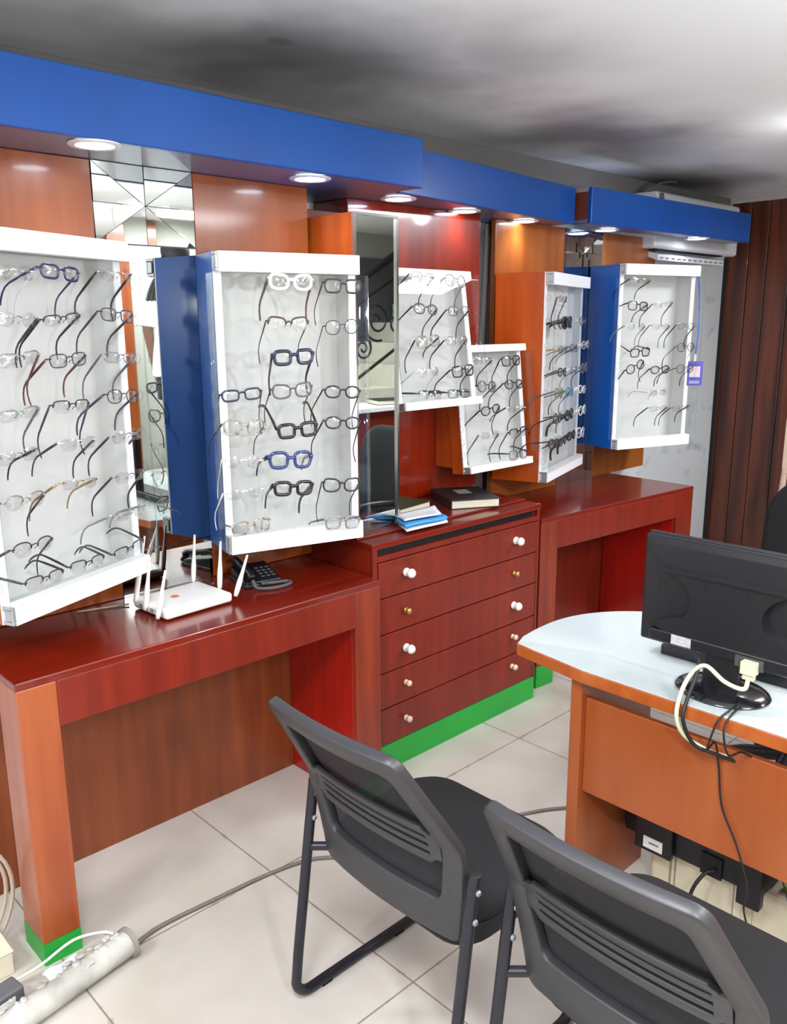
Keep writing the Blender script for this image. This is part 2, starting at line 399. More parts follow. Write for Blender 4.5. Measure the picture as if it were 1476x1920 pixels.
def downlight(x, y, label):
    t = thing('downlight', label, 'ceiling light', (x, y, 2.042), 0, 'round downlights under the blue pelmets')
    MB().lathe([(.048, 0), (.066, 0), (.066, -.003), (.061, -.006), (.048, -.005), (.048, 0)], seg=36).build('rim', mat('lamp_rim', (225, 225, 228), .35), t, smooth=True, angle=40)
    MB().lathe([(0, -.004), (.049, -.004), (.049, -.001), (0, -.001)], seg=36).build('lens', lamp_glow, t)
    ld = bpy.data.lights.new('downlight_beam', 'SPOT'); ld.energy = DOWN_W; ld.spot_size = R(140); ld.spot_blend = .8; ld.shadow_soft_size = .05; ld.color = (.88, .94, 1)
    lo = bpy.data.objects.new('downlight_beam', ld); C.objects.link(lo); lo.parent = t; lo.location = (0, 0, -.012)
LP = [(-2.156, 1.032, 'round glowing downlight in the long pelmet above the left mirror tiles'),
      (-2.197, 1.753, 'round glowing downlight near the right end of the long blue pelmet'),
      (-2.33, 2.267, 'round glowing downlight above the tall mirror, first in the middle pelmet'),
      (-2.399, 2.709, 'second downlight of the middle pelmet, above the glossy wooden panel'),
      (-2.456, 3.174, 'third downlight of the middle pelmet, above the golden wooden panel'),
      (-2.42, 3.786, 'left downlight of the farthest pelmet, next to the far mirror tiles'),
      (-2.33, 4.553, 'right downlight of the farthest pelmet, in front of the air conditioner')]
for l in LP: downlight(*l)

# ------------------------------------------------------------------ room lamps (out of frame, or at its edge), some added as fill
def ceiling_panel(x, y, sx, sy, label):
    t = thing('ceiling_panel_light', label, 'ceiling light', (x, y, ZC), 0, 'flat panel lights on the ceiling')
    f = MB(); f.box(-sx, sx, -sy, -sy + .02, -.03, -.0005); f.box(-sx, sx, sy - .02, sy, -.03, -.0005); f.box(-sx, -sx + .02, -sy + .02, sy - .02, -.03, -.0005); f.box(sx - .02, sx, -sy + .02, sy - .02, -.03, -.0005)
    f.build('frame', white_plastic, t)
    MB().box(-sx + .02, sx - .02, -sy + .02, sy - .02, -.024, -.018).build('diffuser', panel_glow, t)
    ld = bpy.data.lights.new('panel_light', 'AREA'); ld.shape = 'RECTANGLE'; ld.size = 2 * sx - .06; ld.size_y = 2 * sy - .06; ld.energy = CEIL_W; ld.color = (.96, .98, 1)
    lo = bpy.data.objects.new('panel_light', ld); C.objects.link(lo); lo.parent = t; lo.location = (0, 0, -.034)
ceiling_panel(-.55, .1, .3, .3, 'square ceiling panel light above the near black chairs')
ceiling_panel(.9, 1.5, .3, .3, 'square ceiling panel light to the right of the office desk')
ceiling_panel(-1.6, -1.2, .3, .3, 'square ceiling panel light farthest from the displays, near the front wall')
ceiling_panel(-.72, 4.1, .3, .3, 'added square ceiling panel light, out of view, brightening the far wall')  # added out of frame to lift the far white wall
ceiling_panel(.75, 3.4, .3, .3, 'square ceiling panel light above the staircase')
def bulb_lamp(x, y, drop, watts, glow, label):
    t = thing('ceiling_lamp', label, 'ceiling light', (x, y, ZC), 0, 'bare bulb ceiling lamps')
    MB().lathe([(0, -.0005), (.06, -.0005), (.06, -.014), (.03, -.024), (0, -.024)], seg=24).build('base', white_plastic, t, smooth=True, angle=40)
    if drop > .1: MB().tube([(0, 0, -.02), (0, 0, -drop + .05)], .004, 8).build('cord', white_plastic, t, smooth=True)
    MB().lathe([(0, -drop + .055), (.018, -drop + .055), (.018, -drop + .025), (0, -drop + .025)], seg=16).build('socket', white_plastic, t, smooth=True, angle=40)
    MB().sphere((0, 0, -drop), .032).build('bulb', mat('bulb_glow', (250, 250, 255), .3, emit=glow), t, smooth=True)
    ld = bpy.data.lights.new('bulb_light', 'POINT'); ld.energy = watts; ld.shadow_soft_size = .05; ld.color = (.97, .98, 1)
    lo = bpy.data.objects.new('bulb_light', ld); C.objects.link(lo); lo.parent = t; lo.location = (0, 0, -drop - .09)
bulb_lamp(-1.33, 3.66, .07, 2.0, 5.0, 'small ceiling lamp at the right picture edge, beyond the office desk')
bulb_lamp(.05, 2.3, .62, FILL_BULB_W, 5.0, 'added fill bulb, out of view, to the right of the office desk')  # this and the next two: unseen bulbs added to brighten the ceiling
bulb_lamp(.2, .5, .62, FILL_BULB_W, 5.0, 'added fill bulb, out of view, right of the near visitor chair')
bulb_lamp(-.9, -1.3, .55, FILL_BULB_W, 5.0, 'added fill bulb behind the camera, nearest the front wall')

# ------------------------------------------------------------------ mirror-tiled columns and panels behind the displays
def star_tile(t, xf, y0, y1, z0, z1, seed):
    """eight triangular mirror facets, each bedded at its own slight tilt"""
    rnd = random.Random(seed); cy, cz = (y0 + y1) / 2, (z0 + z1) / 2
    ring = [(y0, z0), (cy, z0), (y1, z0), (y1, cz), (y1, z1), (cy, z1), (y0, z1), (y0, cz)]
    for i in range(8):
        a, b = ring[i], ring[(i + 1) % 8]; gy, gz = (a[0] + b[0] + cy) / 3, (a[1] + b[1] + cz) / 3
        k1, k2 = rnd.uniform(-.03, .03), rnd.uniform(-.02, .02); P = []
        for (y, z) in (a, b, (cy, cz)):
            y = gy + (y - gy) * .975; z = gz + (z - gz) * .975
            P.append((xf + .006 + (y - gy) * k1 + (z - gz) * k2, y, z))
        MB().prism(P, (.002, 0, 0)).build('mirror_facet', mirror_m, t, True)
def column(label, xf, y0, y1, ym0, ym1, z0, z1, wl, wr, seed, xback):
    t = thing('mirror_column', label, 'wall panel', (xf, (y0 + y1) / 2, z0))
    MB().box(xf - .025, xf, y0, ym0 - .001, z0, z1).build('wood_panel', wl, t, True, bevel=.002)
    MB().box(xf - .025, xf, ym1 + .001, y1, z0, z1).build('wood_panel', wr, t, True, bevel=.002)
    MB().box(xback, xf - .004, ym0, ym1, z0, z1).build('mirror_bed', mirror_edge, t, True)
    h = z1 - z0
    star_tile(t, xf - .008, ym0, ym1, z1 - .218, z1, seed)
    MB().box(xf - .003, xf, ym0 + .001, ym1 - .001, z0 + .14, z1 - .221).build('mirror_pane', mirror_m, t, True)
    MB().box(xf - .003, xf, ym0 + .001, ym1 - .001, z0, z0 + .137).build('mirror_pane', mirror_m, t, True)
    return t
column('orange-brown wooden column with mirror strip behind the two left displays', -2.365, -.3, 1.872, 1.113, 1.4325, .775, 2.043, panel_wood, panel_wood, 11, XW + .002)
column('golden wooden column with narrow mirror strip behind the two right displays', -2.5, 3.034, 4.424, 3.56, 3.895, .776, 2.043, gold_wood, gold_wood, 5, XW + .002)
tag(MB().box(XW + .002, -2.45, 2.125, 2.87, .877, 2.043).build('wall_panel_board', deep_wood, bevel=.002), 'glossy red-brown wooden panel behind the two small tilted displays', 'wall panel')
tag(MB().box(XW + .002, -2.45, 1.874, 2.124, .877, 1.99).build('wall_panel_board', deep_wood, bevel=.002), 'narrow dark wooden panel hidden behind the tall mirror box', 'wall panel')
gpip = MB(); gpip.tube([(XW + .016, 3.07, .8), (XW + .016, 3.14, 2.04)], .014, 10)
tag(gpip.build('conduit_pipe', mat('grey_conduit', (190, 190, 192), .5), smooth=True, angle=40), 'thin grey conduit pipe in the gap beside the glossy wooden panel', 'pipe')

# tall mirror box on the chest
t = thing('mirror_box', 'tall narrow mirror with silver edge on a wooden box, standing on the drawer chest', 'mirror', (-2.3, 2.0, .877))
MB().box(-2.448, -2.172, 1.9, 2.1, .877, 1.953).build('wooden_case', side_wood, t, True, bevel=.002)
MB().box(-2.172, -2.166, 1.908, 2.092, .885, 1.945).build('mirror_pane', mirror_m, t, True)
f = MB(); f.box(-2.172, -2.158, 1.9, 1.908, .877, 1.953); f.box(-2.172, -2.158, 2.092, 2.1, .877, 1.953); f.box(-2.172, -2.158, 1.908, 2.092, 1.945, 1.953); f.box(-2.172, -2.158, 1.908, 2.092, .877, .885)
f.build('frame', chrome, t, True)

# ------------------------------------------------------------------ red desks and drawer chest
def wall_desk(label, x0, x1, y0, y1, zt, wl, wr, back_x, top_m, apron, lw, rotz=0.0):
    t = thing('console_desk', label, 'desk', ((x0 + x1) / 2, (y0 + y1) / 2, 0))
    MB().box(x0, x1, y0, y1, zt - .02, zt).build('top', top_m, t, True, bevel=.003)
    MB().box(x1 - .03, x1 - .001, y0 + wl, y1 - wr, zt - apron, zt - .02).build('apron', red_wood, t, True, bevel=.002)
    MB().box(x1 - lw, x1 - .001, y0 + .001, y0 + wl, .062, zt - .02).build('leg', leg_wood, t, True, bevel=.003)
    MB().box(back_x, x1 - .0205, y1 - wr, y1 - .001, .0, zt - .02).build('side_panel', lit_red, t, True, bevel=.003)
    MB().box(x1 - .02, x1 - .001, y1 - wr, y1 - .001, .062, zt - .02).build('leg', mid_leg_wood, t, True, bevel=.003)
    MB().box(back_x - .018, back_x, y0 + .001, y1 - .002, 0.0, zt - .02).build('back_panel', wood('back_wood', (128, 62, 26), (106, 46, 18), .25, .4), t, True)
    MB().box(x1 - lw, x1 - .0005, y0 + .0005, y0 + wl, 0, .062).build('painted_foot', green_paint, t, True)
    MB().box(x1 - .0202, x1 - .0004, y1 - wr + .0005, y1 - .0005, 0, .062).build('painted_foot', green_paint, t, True)
    return t
wall_desk('long dark red console desk under the left displays, carrying the white router', -2.63, -1.945, .628, 1.803, .774, .098, .108, -2.313, red_wood_h, .14, .13)
def far_desk():
    t = thing('console_desk', 'smaller dark red console desk at far end, left of the white wall', 'desk', (-2.3, 3.45, 0))
    zt = .776
    A = (-2.083, 2.872); B = (-1.985, 4.035); D = (-2.63, 4.07); E2 = (-2.63, 2.872)
    MB().prism([(A[0], A[1], zt - .02), (B[0], B[1], zt - .02), (D[0], D[1], zt - .02), (E2[0], E2[1], zt - .02)], (0, 0, .02)).build('top', red_wood_h, t, True, bevel=.003)
    dx = (B[0] - A[0]) / (B[1] - A[1])
    def fx(y): return A[0] + dx * (y - A[1])
    def slab(y0, y1, d0, d1, z0, z1, nm, m):
        MB().prism([(fx(y0) - d1, y0, z0), (fx(y1) - d1, y1, z0), (fx(y1) - d0, y1, z0), (fx(y0) - d0, y0, z0)], (0, 0, z1 - z0)).build(nm, m, t, True, bevel=.002)
    slab(2.985, 3.9, .001, .03, .63, zt - .02, 'apron', red_wood)
    slab(2.873, 2.985, .001, .12, .1, zt - .02, 'leg', mid_leg_wood)
    slab(2.8725, 2.9855, 0, .121, 0, .1, 'painted_foot', green_paint)
    slab(3.9, 4.034, .021, .42, 0, zt - .02, 'side_panel', lit_red)
    slab(3.9, 4.034, .001, .0205, .1, zt - .02, 'leg', red_wood)
    slab(3.9, 4.0345, 0, .0207, 0, .1, 'painted_foot', green_paint)
    MB().box(-2.44, -2.42, 2.873, 4.03, 0, zt - .02).build('back_panel', red_wood, t, True)
far_desk()

t = thing('drawer_chest', 'dark red five-drawer chest with green base in the middle of the wall', 'chest of drawers', (-2.24, 2.32, 0))
Y0, Y1, XF, XB2 = 1.85, 2.79, -2.033, -2.63
cs = MB()
cs.box(XB2, XF - .02, Y0, Y0 + .022, .1, .86); cs.box(XB2, XF - .02, Y1 - .022, Y1, .1, .86)
cs.box(XB2, XB2 + .015, Y0 + .022, Y1 - .022, .1, .86); cs.box(XB2 + .015, XF - .03, Y0 + .022, Y1 - .022, .1, .12)
cs.box(XF - .02, XF, Y0, Y0 + .022, .1, .845); cs.box(XF - .02, XF, Y1 - .014, Y1, .1, .845)
cs.box(XF - .02, XF, Y0 + .022, Y1 - .014, .798, .817)
cs.box(XF - .16, XF - .15, Y0 + .022, Y1 - .022, .798, .845)
cs.build('carcass', red_wood, t, True, bevel=.0015)
MB().box(XB2, XF + .004, Y0 - .004, Y1 + .004, .845, .867).build('top', red_wood_h, t, True, bevel=.003)
MB().box(XB2, XF - .075, Y0 - .002, Y1 + .002, .867, .876).build('raised_top', red_wood_h, t, True, bevel=.003)
MB().box(XF - .028, XF - .022, Y0 + .022, Y1 - .014, .817, .845).build('dark_slot', dark_slot, t, True)
MB().box(XB2, XF - .003, Y0 + .012, Y1 + .002, 0, .102).build('painted_base', green_paint, t, True, bevel=.002)
zd = [.797, .664, .530, .385, .248, .104]
knob_w = mat('white_knob', (236, 234, 230), .2, coat=.5)
knob_b = mat('brass_knob', (196, 160, 96), .25, metal=.7)
knob_r = mat('worn_cream_knob', (214, 190, 166), .35)
kk = [(knob_w, .0165, .741, .741), (knob_b, .011, .599, .603), (knob_w, .0165, .457, .467), (knob_r, .011, .323, .331), (knob_r, .012, .183, .199)]
for i in range(5):
    dr = MB().box(XF - .018, XF + .001 + .002 * (i == 0), Y0 + .025, Y1 - .017, zd[i + 1] + .0025, zd[i] - .0025).build('drawer', red_wood, t, True, bevel=.0025)
    m_, r_, zl, zr = kk[i]
    for (yk, zk) in ((2.004, zl), (2.624, zr)):
        kb = MB().lathe([(0, 0), (r_ * .85, 0), (r_ * .95, r_ * .25), (r_ * .9, r_ * .6), (r_ * .45, r_ * .8), (r_ * .5, r_ * 1.1), (r_ * .95, r_ * 1.4), (r_ * 1.05, r_ * 1.9), (r_ * .8, r_ * 2.4), (0, r_ * 2.55)], (XF + .0012 + .002 * (i == 0), yk, zk), 'x', 20)
        INV[dr.name] = INV[t.name]
        kb.build('knob', m_, dr, True, smooth=True)

# ------------------------------------------------------------------ display boards
def display(label, origin, ang, W, H, dl, dr_, side_m, rec=.08, bp=.04, mtx=None, side_cap=True, wedge=None, acr_bot=.05, header=.048):
    if mtx is None: mtx = Matrix.Translation(origin) @ Matrix.Rotation(ang, 4, 'Z')
    t = thing('display_board', label, 'display case', mtx=mtx)
    th = .014
    # outer shell (local: x along the front, y into the case, z up)
    s = MB()
    s.prism([(0, 0, 0), (th, 0, 0), (th, dl, 0), (0, dl, 0)], (0, 0, H))
    s.prism([(W - th, 0, 0), (W, 0, 0), (W, dr_, 0), (W - th, dr_, 0)], (0, 0, H))
    s.prism([(th, 0, 0), (W - th, 0, 0), (W - th, dr_, 0), (th, dl, 0)], (0, 0, th))
    s.prism([(th, 0, H - th), (W - th, 0, H - th), (W - th, dr_, H - th), (th, dl, H - th)], (0, 0, th))
    s.prism([(th, dl - .008, th), (W - th, dr_ - .008, th), (W - th, dr_, th), (th, dl, th)], (0, 0, H - 2 * th))
    s.build('case', side_m, t)
    # white lining: board at the back of the recess, cheeks, front lips
    l = MB(); a = th + .0005; e = .006
    l.box(a, W - a, rec, rec + e, a, H - a)
    l.box(a, a + e, .001, rec, a, H - a); l.box(W - a - e, W - a, .001, rec, a, H - a)
    l.box(a + e, W - a - e, .001, rec, a, a + e); l.box(a + e, W - a - e, .001, rec, H - a - e, H - a)
    l.build('white_lining', board_white, t)
    lp = MB(); lp.box(0, .024, -.005, 0, 0, H); lp.box(W - .024, W, -.005, 0, 0, H); lp.box(.024, W - .024, -.005, 0, 0, .02); lp.box(.024, W - .024, -.005, 0, H - .02, H)
    lp.build('front_lip', white_lam, t)
    MB().box(.006, W - .0, -bp, -.0055, H - header, H).build('header_bar', white_lam, t, bevel=.002)
    MB().box(.006, W - .0, -bp, -.0055, 0, header).build('bottom_bar', white_lam, t, bevel=.002)
    for (z0, z1, nm) in ((H - header, H, 'bar_cap'), (0, header, 'bar_cap')):
        c = MB(); c.box(-.002, .0055, -bp, -.0055, z0 + .002, z0 + .01); c.box(-.002, .0055, -bp, -.0055, z1 - .01, z1 - .002); c.box(-.002, .0055, -bp, -bp + .008, z0 + .01, z1 - .01); c.box(-.002, .002, -bp + .008, -.014, z0 + .012, z1 - .012)
        c.build(nm, mat('cap_metal', (170, 172, 176), .3, metal=.6), t, bevel=.001)
    # clear acrylic cover: bent sheet with finger holes down each cheek
    ac = MB(); x0, x1, yf, yb = -.02, W + .02, -.054, .004; z0, z1 = acr_bot, H - header - .004; q = .0025
    ac.box(x0, x1, yf, yf + q, z0, z1)
    ac.box(x0, x0 + q, yf + q, yb, z0, z1); ac.box(x1 - q, x1, yf + q, yb, z0, z1)
    ac.build('acrylic_cover', acrylic, t)
    ed = MB()
    for xx in (x0, x1):
        ed.box(xx - .0008, xx + .0008, yf - .0012, yf, z0, z1)
    ed.box(x0, x1, yf - .0008, yf, z1 - .0015, z1)
    n = 8
    for xx in (x0 - .001, x1 + .001):
        for k in range(n):
            zc = z0 + (z1 - z0) * (k + .5) / n
            ed.tube([(xx, -.026 + .010 * math.cos(j * PI / 7), zc + .014 * math.sin(j * PI / 7)) for j in range(14)], .0011, 4, closed=True)
    ed.build('acrylic_rim', acrylic_edge, t)
    return t, mtx
DSP = {}
def ang(a, b): return math.atan2(b[1] - a[1], b[0] - a[0])
a, b = (-2.019, .641), (-2.223, 1.114)
DSP[1] = display('largest white display board at far left, full of fine metal frames', (a[0], a[1], .9), ang(a, b), .50, .912, .372, .158, panel_wood, .09, header=.05)
a, b = (-2.198, 1.382), (-2.079, 1.818)
DSP[2] = display('white display board with blue side, left of the tall mirror box', (a[0], a[1], .899), ang(a, b), .46, .905, .172, .30, blue_side, .10, header=.058, acr_bot=.03)
a, b = (-2.26, 3.08), (-2.453, 3.66)
DSP[5] = display('white display board seen edge-on with orange wooden side', (a[0], a[1], .885), ang(a, b), .60, .925, .225, .05, side_wood, .035, header=.053)
a, b = (-2.28, 3.71), (-2.125, 4.18)
DSP[6] = display('white display board with blue side at far right, before the white wall', (a[0], a[1], .97), ang(a, b), .482, .9, .225, .38, blue_side, .10, header=.052)
def tilt_m(o, top):
    o = Vector(o); z = (Vector(top) - o).normalized(); x = Vector((0, 1, 0)); y = z.cross(x)
    return Matrix(((x.x, y.x, z.x, o.x), (x.y, y.y, z.y, o.y), (x.z, y.z, z.z, o.z), (0, 0, 0, 1)))
DSP[3] = display('small tilted white display board right beside the tall mirror box', None, 0, .432, .51, .06, .06, side_wood, .04, mtx=tilt_m((-2.2, 2.135, 1.281), (-2.275, 2.135, 1.785)), header=.03)
DSP[4] = display('smallest tilted white display board, lowest over the drawer chest', None, 0, .425, .525, .06, .06, side_wood, .04, mtx=tilt_m((-2.285, 2.595, .982), (-2.345, 2.595, 1.50)), header=.03)
for k, (xb0, xt0, y0, y1, z0, z1) in {3: (-2.265, -2.335, 2.15, 2.55, 1.30, 1.75), 4: (-2.348, -2.402, 2.60, 3.0, 1.0, 1.48)}.items():
    MB().prism([(xb0, y0, z0), (xt0, y0, z1), (-2.4485, y0, z1), (-2.4485, y0, z0)], (0, y1 - y0, 0)).build('wedge_mount', side_wood, DSP[k][0], True)

# ------------------------------------------------------------------ eyeglasses: one of each kind, then copies
def lens_outline(kind, cx, sgn, n=26):
    """outline of one lens in the x-z plane, 'out' is away from the nose"""
    A = {'rect': (.0255, .0155), 'square': (.0255, .0195), 'round': (.0235, .0215), 'cat': (.027, .020), 'oval': (.0255, .0175), 'big': (.0285, .0235), 'slim': (.0255, .013)}[kind]
    p = {'rect': 3.4, 'square': 3.6, 'round': 2.1, 'cat': 2.5, 'oval': 2.3, 'big': 3.0, 'slim': 3.0}[kind]
    out = []
    for i in range(n):
        t = 2 * PI * i / n; c, s_ = math.cos(t), math.sin(t)
        x = A[0] * math.copysign(abs(c) ** (2 / p), c); z = A[1] * math.copysign(abs(s_) ** (2 / p), s_)
        if kind == 'cat' and c > 0 and s_ > -.1: z += .0075 * c * max(0, s_ + .1); x *= 1.04
        if kind in ('square', 'big', 'rect', 'oval') and s_ < 0: x *= .93
        out.append(Vector((cx + sgn * x, 0, z)))
    return out
PROTO = {}
def pm(rgb): return mat('frame_%d_%d_%d' % rgb, rgb, .28, coat=.4)
METALS = {'silver': mat('frame_silver', (168, 168, 172), .25, metal=.8), 'gun': mat('frame_gunmetal', (62, 62, 68), .3, metal=.5), 'gold': mat('frame_gold', (176, 150, 108), .25, metal=.8)}
CLEARF = mat('frame_clear_plastic', (214, 216, 218), .15, coat=.6)
FRAMES = {'black': pm((18, 18, 20)), 'white': pm((240, 238, 236)), 'navy': pm((26, 30, 62)), 'purple': pm((44, 32, 84)), 'blue': mat('frame_marbled_blue', (52, 78, 150), .25, coat=.5, rgb2=(18, 28, 74), nscale=120),
          'tort': mat('frame_tortoise', (20, 17, 16), .25, coat=.5, rgb2=(206, 198, 186), nscale=80), 'grey': pm((84, 86, 92)), 'brown': pm((82, 56, 44)), 'green': pm((98, 112, 60)), 'sky': pm((52, 118, 160)),
          'clear': CLEARF, 'silver': METALS['silver'], 'gun': METALS['gun'], 'gold': METALS['gold'], 'maroon': pm((88, 40, 40)), 'dark': pm((36, 34, 40))}
def make_glasses(kind, rim, thick, fcol, tcol, tinted=False):
    root = bpy.data.objects.new('sunglasses' if tinted else 'eyeglasses', None); C.objects.link(root); root.empty_display_size = .03
    fm, tm = FRAMES[fcol], FRAMES[tcol]
    r = {'thin': .0014, 'mid': .0024, 'thick': .0044}[thick]
    pl = thick != 'thin'
    A = {'rect': .0255, 'square': .0255, 'round': .0235, 'cat': .027, 'oval': .0255, 'big': .0285, 'slim': .0255}[kind]
    cx = A + .0085 + (0.002 if thick == 'thick' else 0)
    f = MB()
    for sg in (-1, 1):
        o = lens_outline(kind, sg * cx, sg)
        for v in o: v.y = -.0035 + (v.x / .065) ** 2 * .006
        if rim == 'full':
            f.tube(o, r, 6, closed=True, flat=1.25 if pl else 1.0, flat_dir=(0, 1, 0))
        elif rim == 'half':
            h = [v for v in o if v.z > -.002]
            h.sort(key=lambda v: v.x); f.tube(h, r * 1.25, 6)
        ex = sg * (cx + A)
        z_h = .010 if kind in ('cat', 'square', 'big') else .006
        f.tube([(ex - sg * (.004 if rim != 'none' else .007), .001, z_h), (ex + sg * .003, .002, z_h), (ex + sg * .0055, .006, z_h)], r * (1.25 if pl else 1.5), 6)
        if rim != 'full' or not pl:     # nose pad arms
            f.tube([(sg * (cx - A + .002), -.001, .0), (sg * (cx - A - .001), .004, -.003), (sg * (cx - A + .001), .007, -.008)], .0009, 5)
        if rim == 'none': f.tube([(ex - sg * .009, -.002, z_h), (ex - sg * .003, -.002, z_h)], .0016, 6)
    bx = cx - A
    f.tube([(-bx - .002, -.003, .005), (-bx * .5, -.004, .0075), (0, -.0045, .0082), (bx * .5, -.004, .0075), (bx + .002, -.003, .005)], r * (1.3 if pl else 1.1), 6)
    f.build('frame', fm, root, smooth=True)
    for sg in (-1, 1):
        o = lens_outline(kind, sg * cx, sg)
        l = MB(); P = []
        for v in o:
            v.y = -.0045 + (v.x / .065) ** 2 * .006; P.append(v)
        cxx = sg * cx; n_ = len(P); front = []; rear = []
        for k_, bul in ((1.0, 0), (.7, .0014), (.35, .0024)):
            front.append([l.bm.verts.new((cxx + (v.x - cxx) * k_, v.y - bul, v.z * k_)) for v in P])
            rear.append([l.bm.verts.new((cxx + (v.x - cxx) * k_, v.y - bul + .0013, v.z * k_)) for v in P])
        for rg_ in (front, rear):
            for a_, b_ in zip(rg_, rg_[1:]):
                for i in range(n_): l.bm.faces.new((a_[i], a_[(i + 1) % n_], b_[(i + 1) % n_], b_[i]))
            l.bm.faces.new(rg_[-1])
        for i in range(n_): l.bm.faces.new((front[0][i], front[0][(i + 1) % n_], rear[0][(i + 1) % n_], rear[0][i]))
        l.build('lens', dark_lens if tinted else lens_glass, root, smooth=True, angle=60)
    z_h = .010 if kind in ('cat', 'square', 'big') else .006
    for sg in (-1, 1):
        ex = sg * (cx + A + .0055)
        pts = [(0, 0, 0), (0, .03, .0005), (0, .06, .0005), (0, .085, 0), (0, .100, -.004), (0, .113, -.013), (0, .124, -.025), (0, .131, -.036)]
        k = {'thin': .0015, 'mid': .0025, 'thick': .0052}[thick]
        rr = [k * 1.5, k * 1.35, k * 1.1, k * 1.0, max(k, .0023), max(k, .0027), max(k * 1.05, .0029), max(k * .9, .0024)]
        if thick == 'thin' and kind != 'round':
            rr = [.0030, .0036, .0034, .0028, .0025, .0026, .0027, .0021]
        tp = MB().tube(pts, rr, 8, flat=.5, flat_dir=(0, 0, 1)).build('temple', tm, root, smooth=True)
        tp.location = (ex, .006, z_h)
    return root
def get_proto(key):
    if key in PROTO: return PROTO[key], True
    PROTO[key] = make_glasses(*key); return PROTO[key], False
DN = {1: 'the leftmost display', 2: 'the near blue-sided display', 3: 'the tilted display beside the tall mirror', 4: 'the lowest tilted display', 5: 'the orange-sided display', 6: 'the far blue-sided display'}
ORD = ['top', 'second', 'third', 'fourth', 'fifth', 'sixth', 'seventh', 'eighth', 'ninth']
def colname(i, n): return {1: ['alone'], 2: ['left', 'right'], 3: ['left', 'middle', 'right'], 4: ['leftmost', 'second', 'third', 'rightmost']}[n][i]
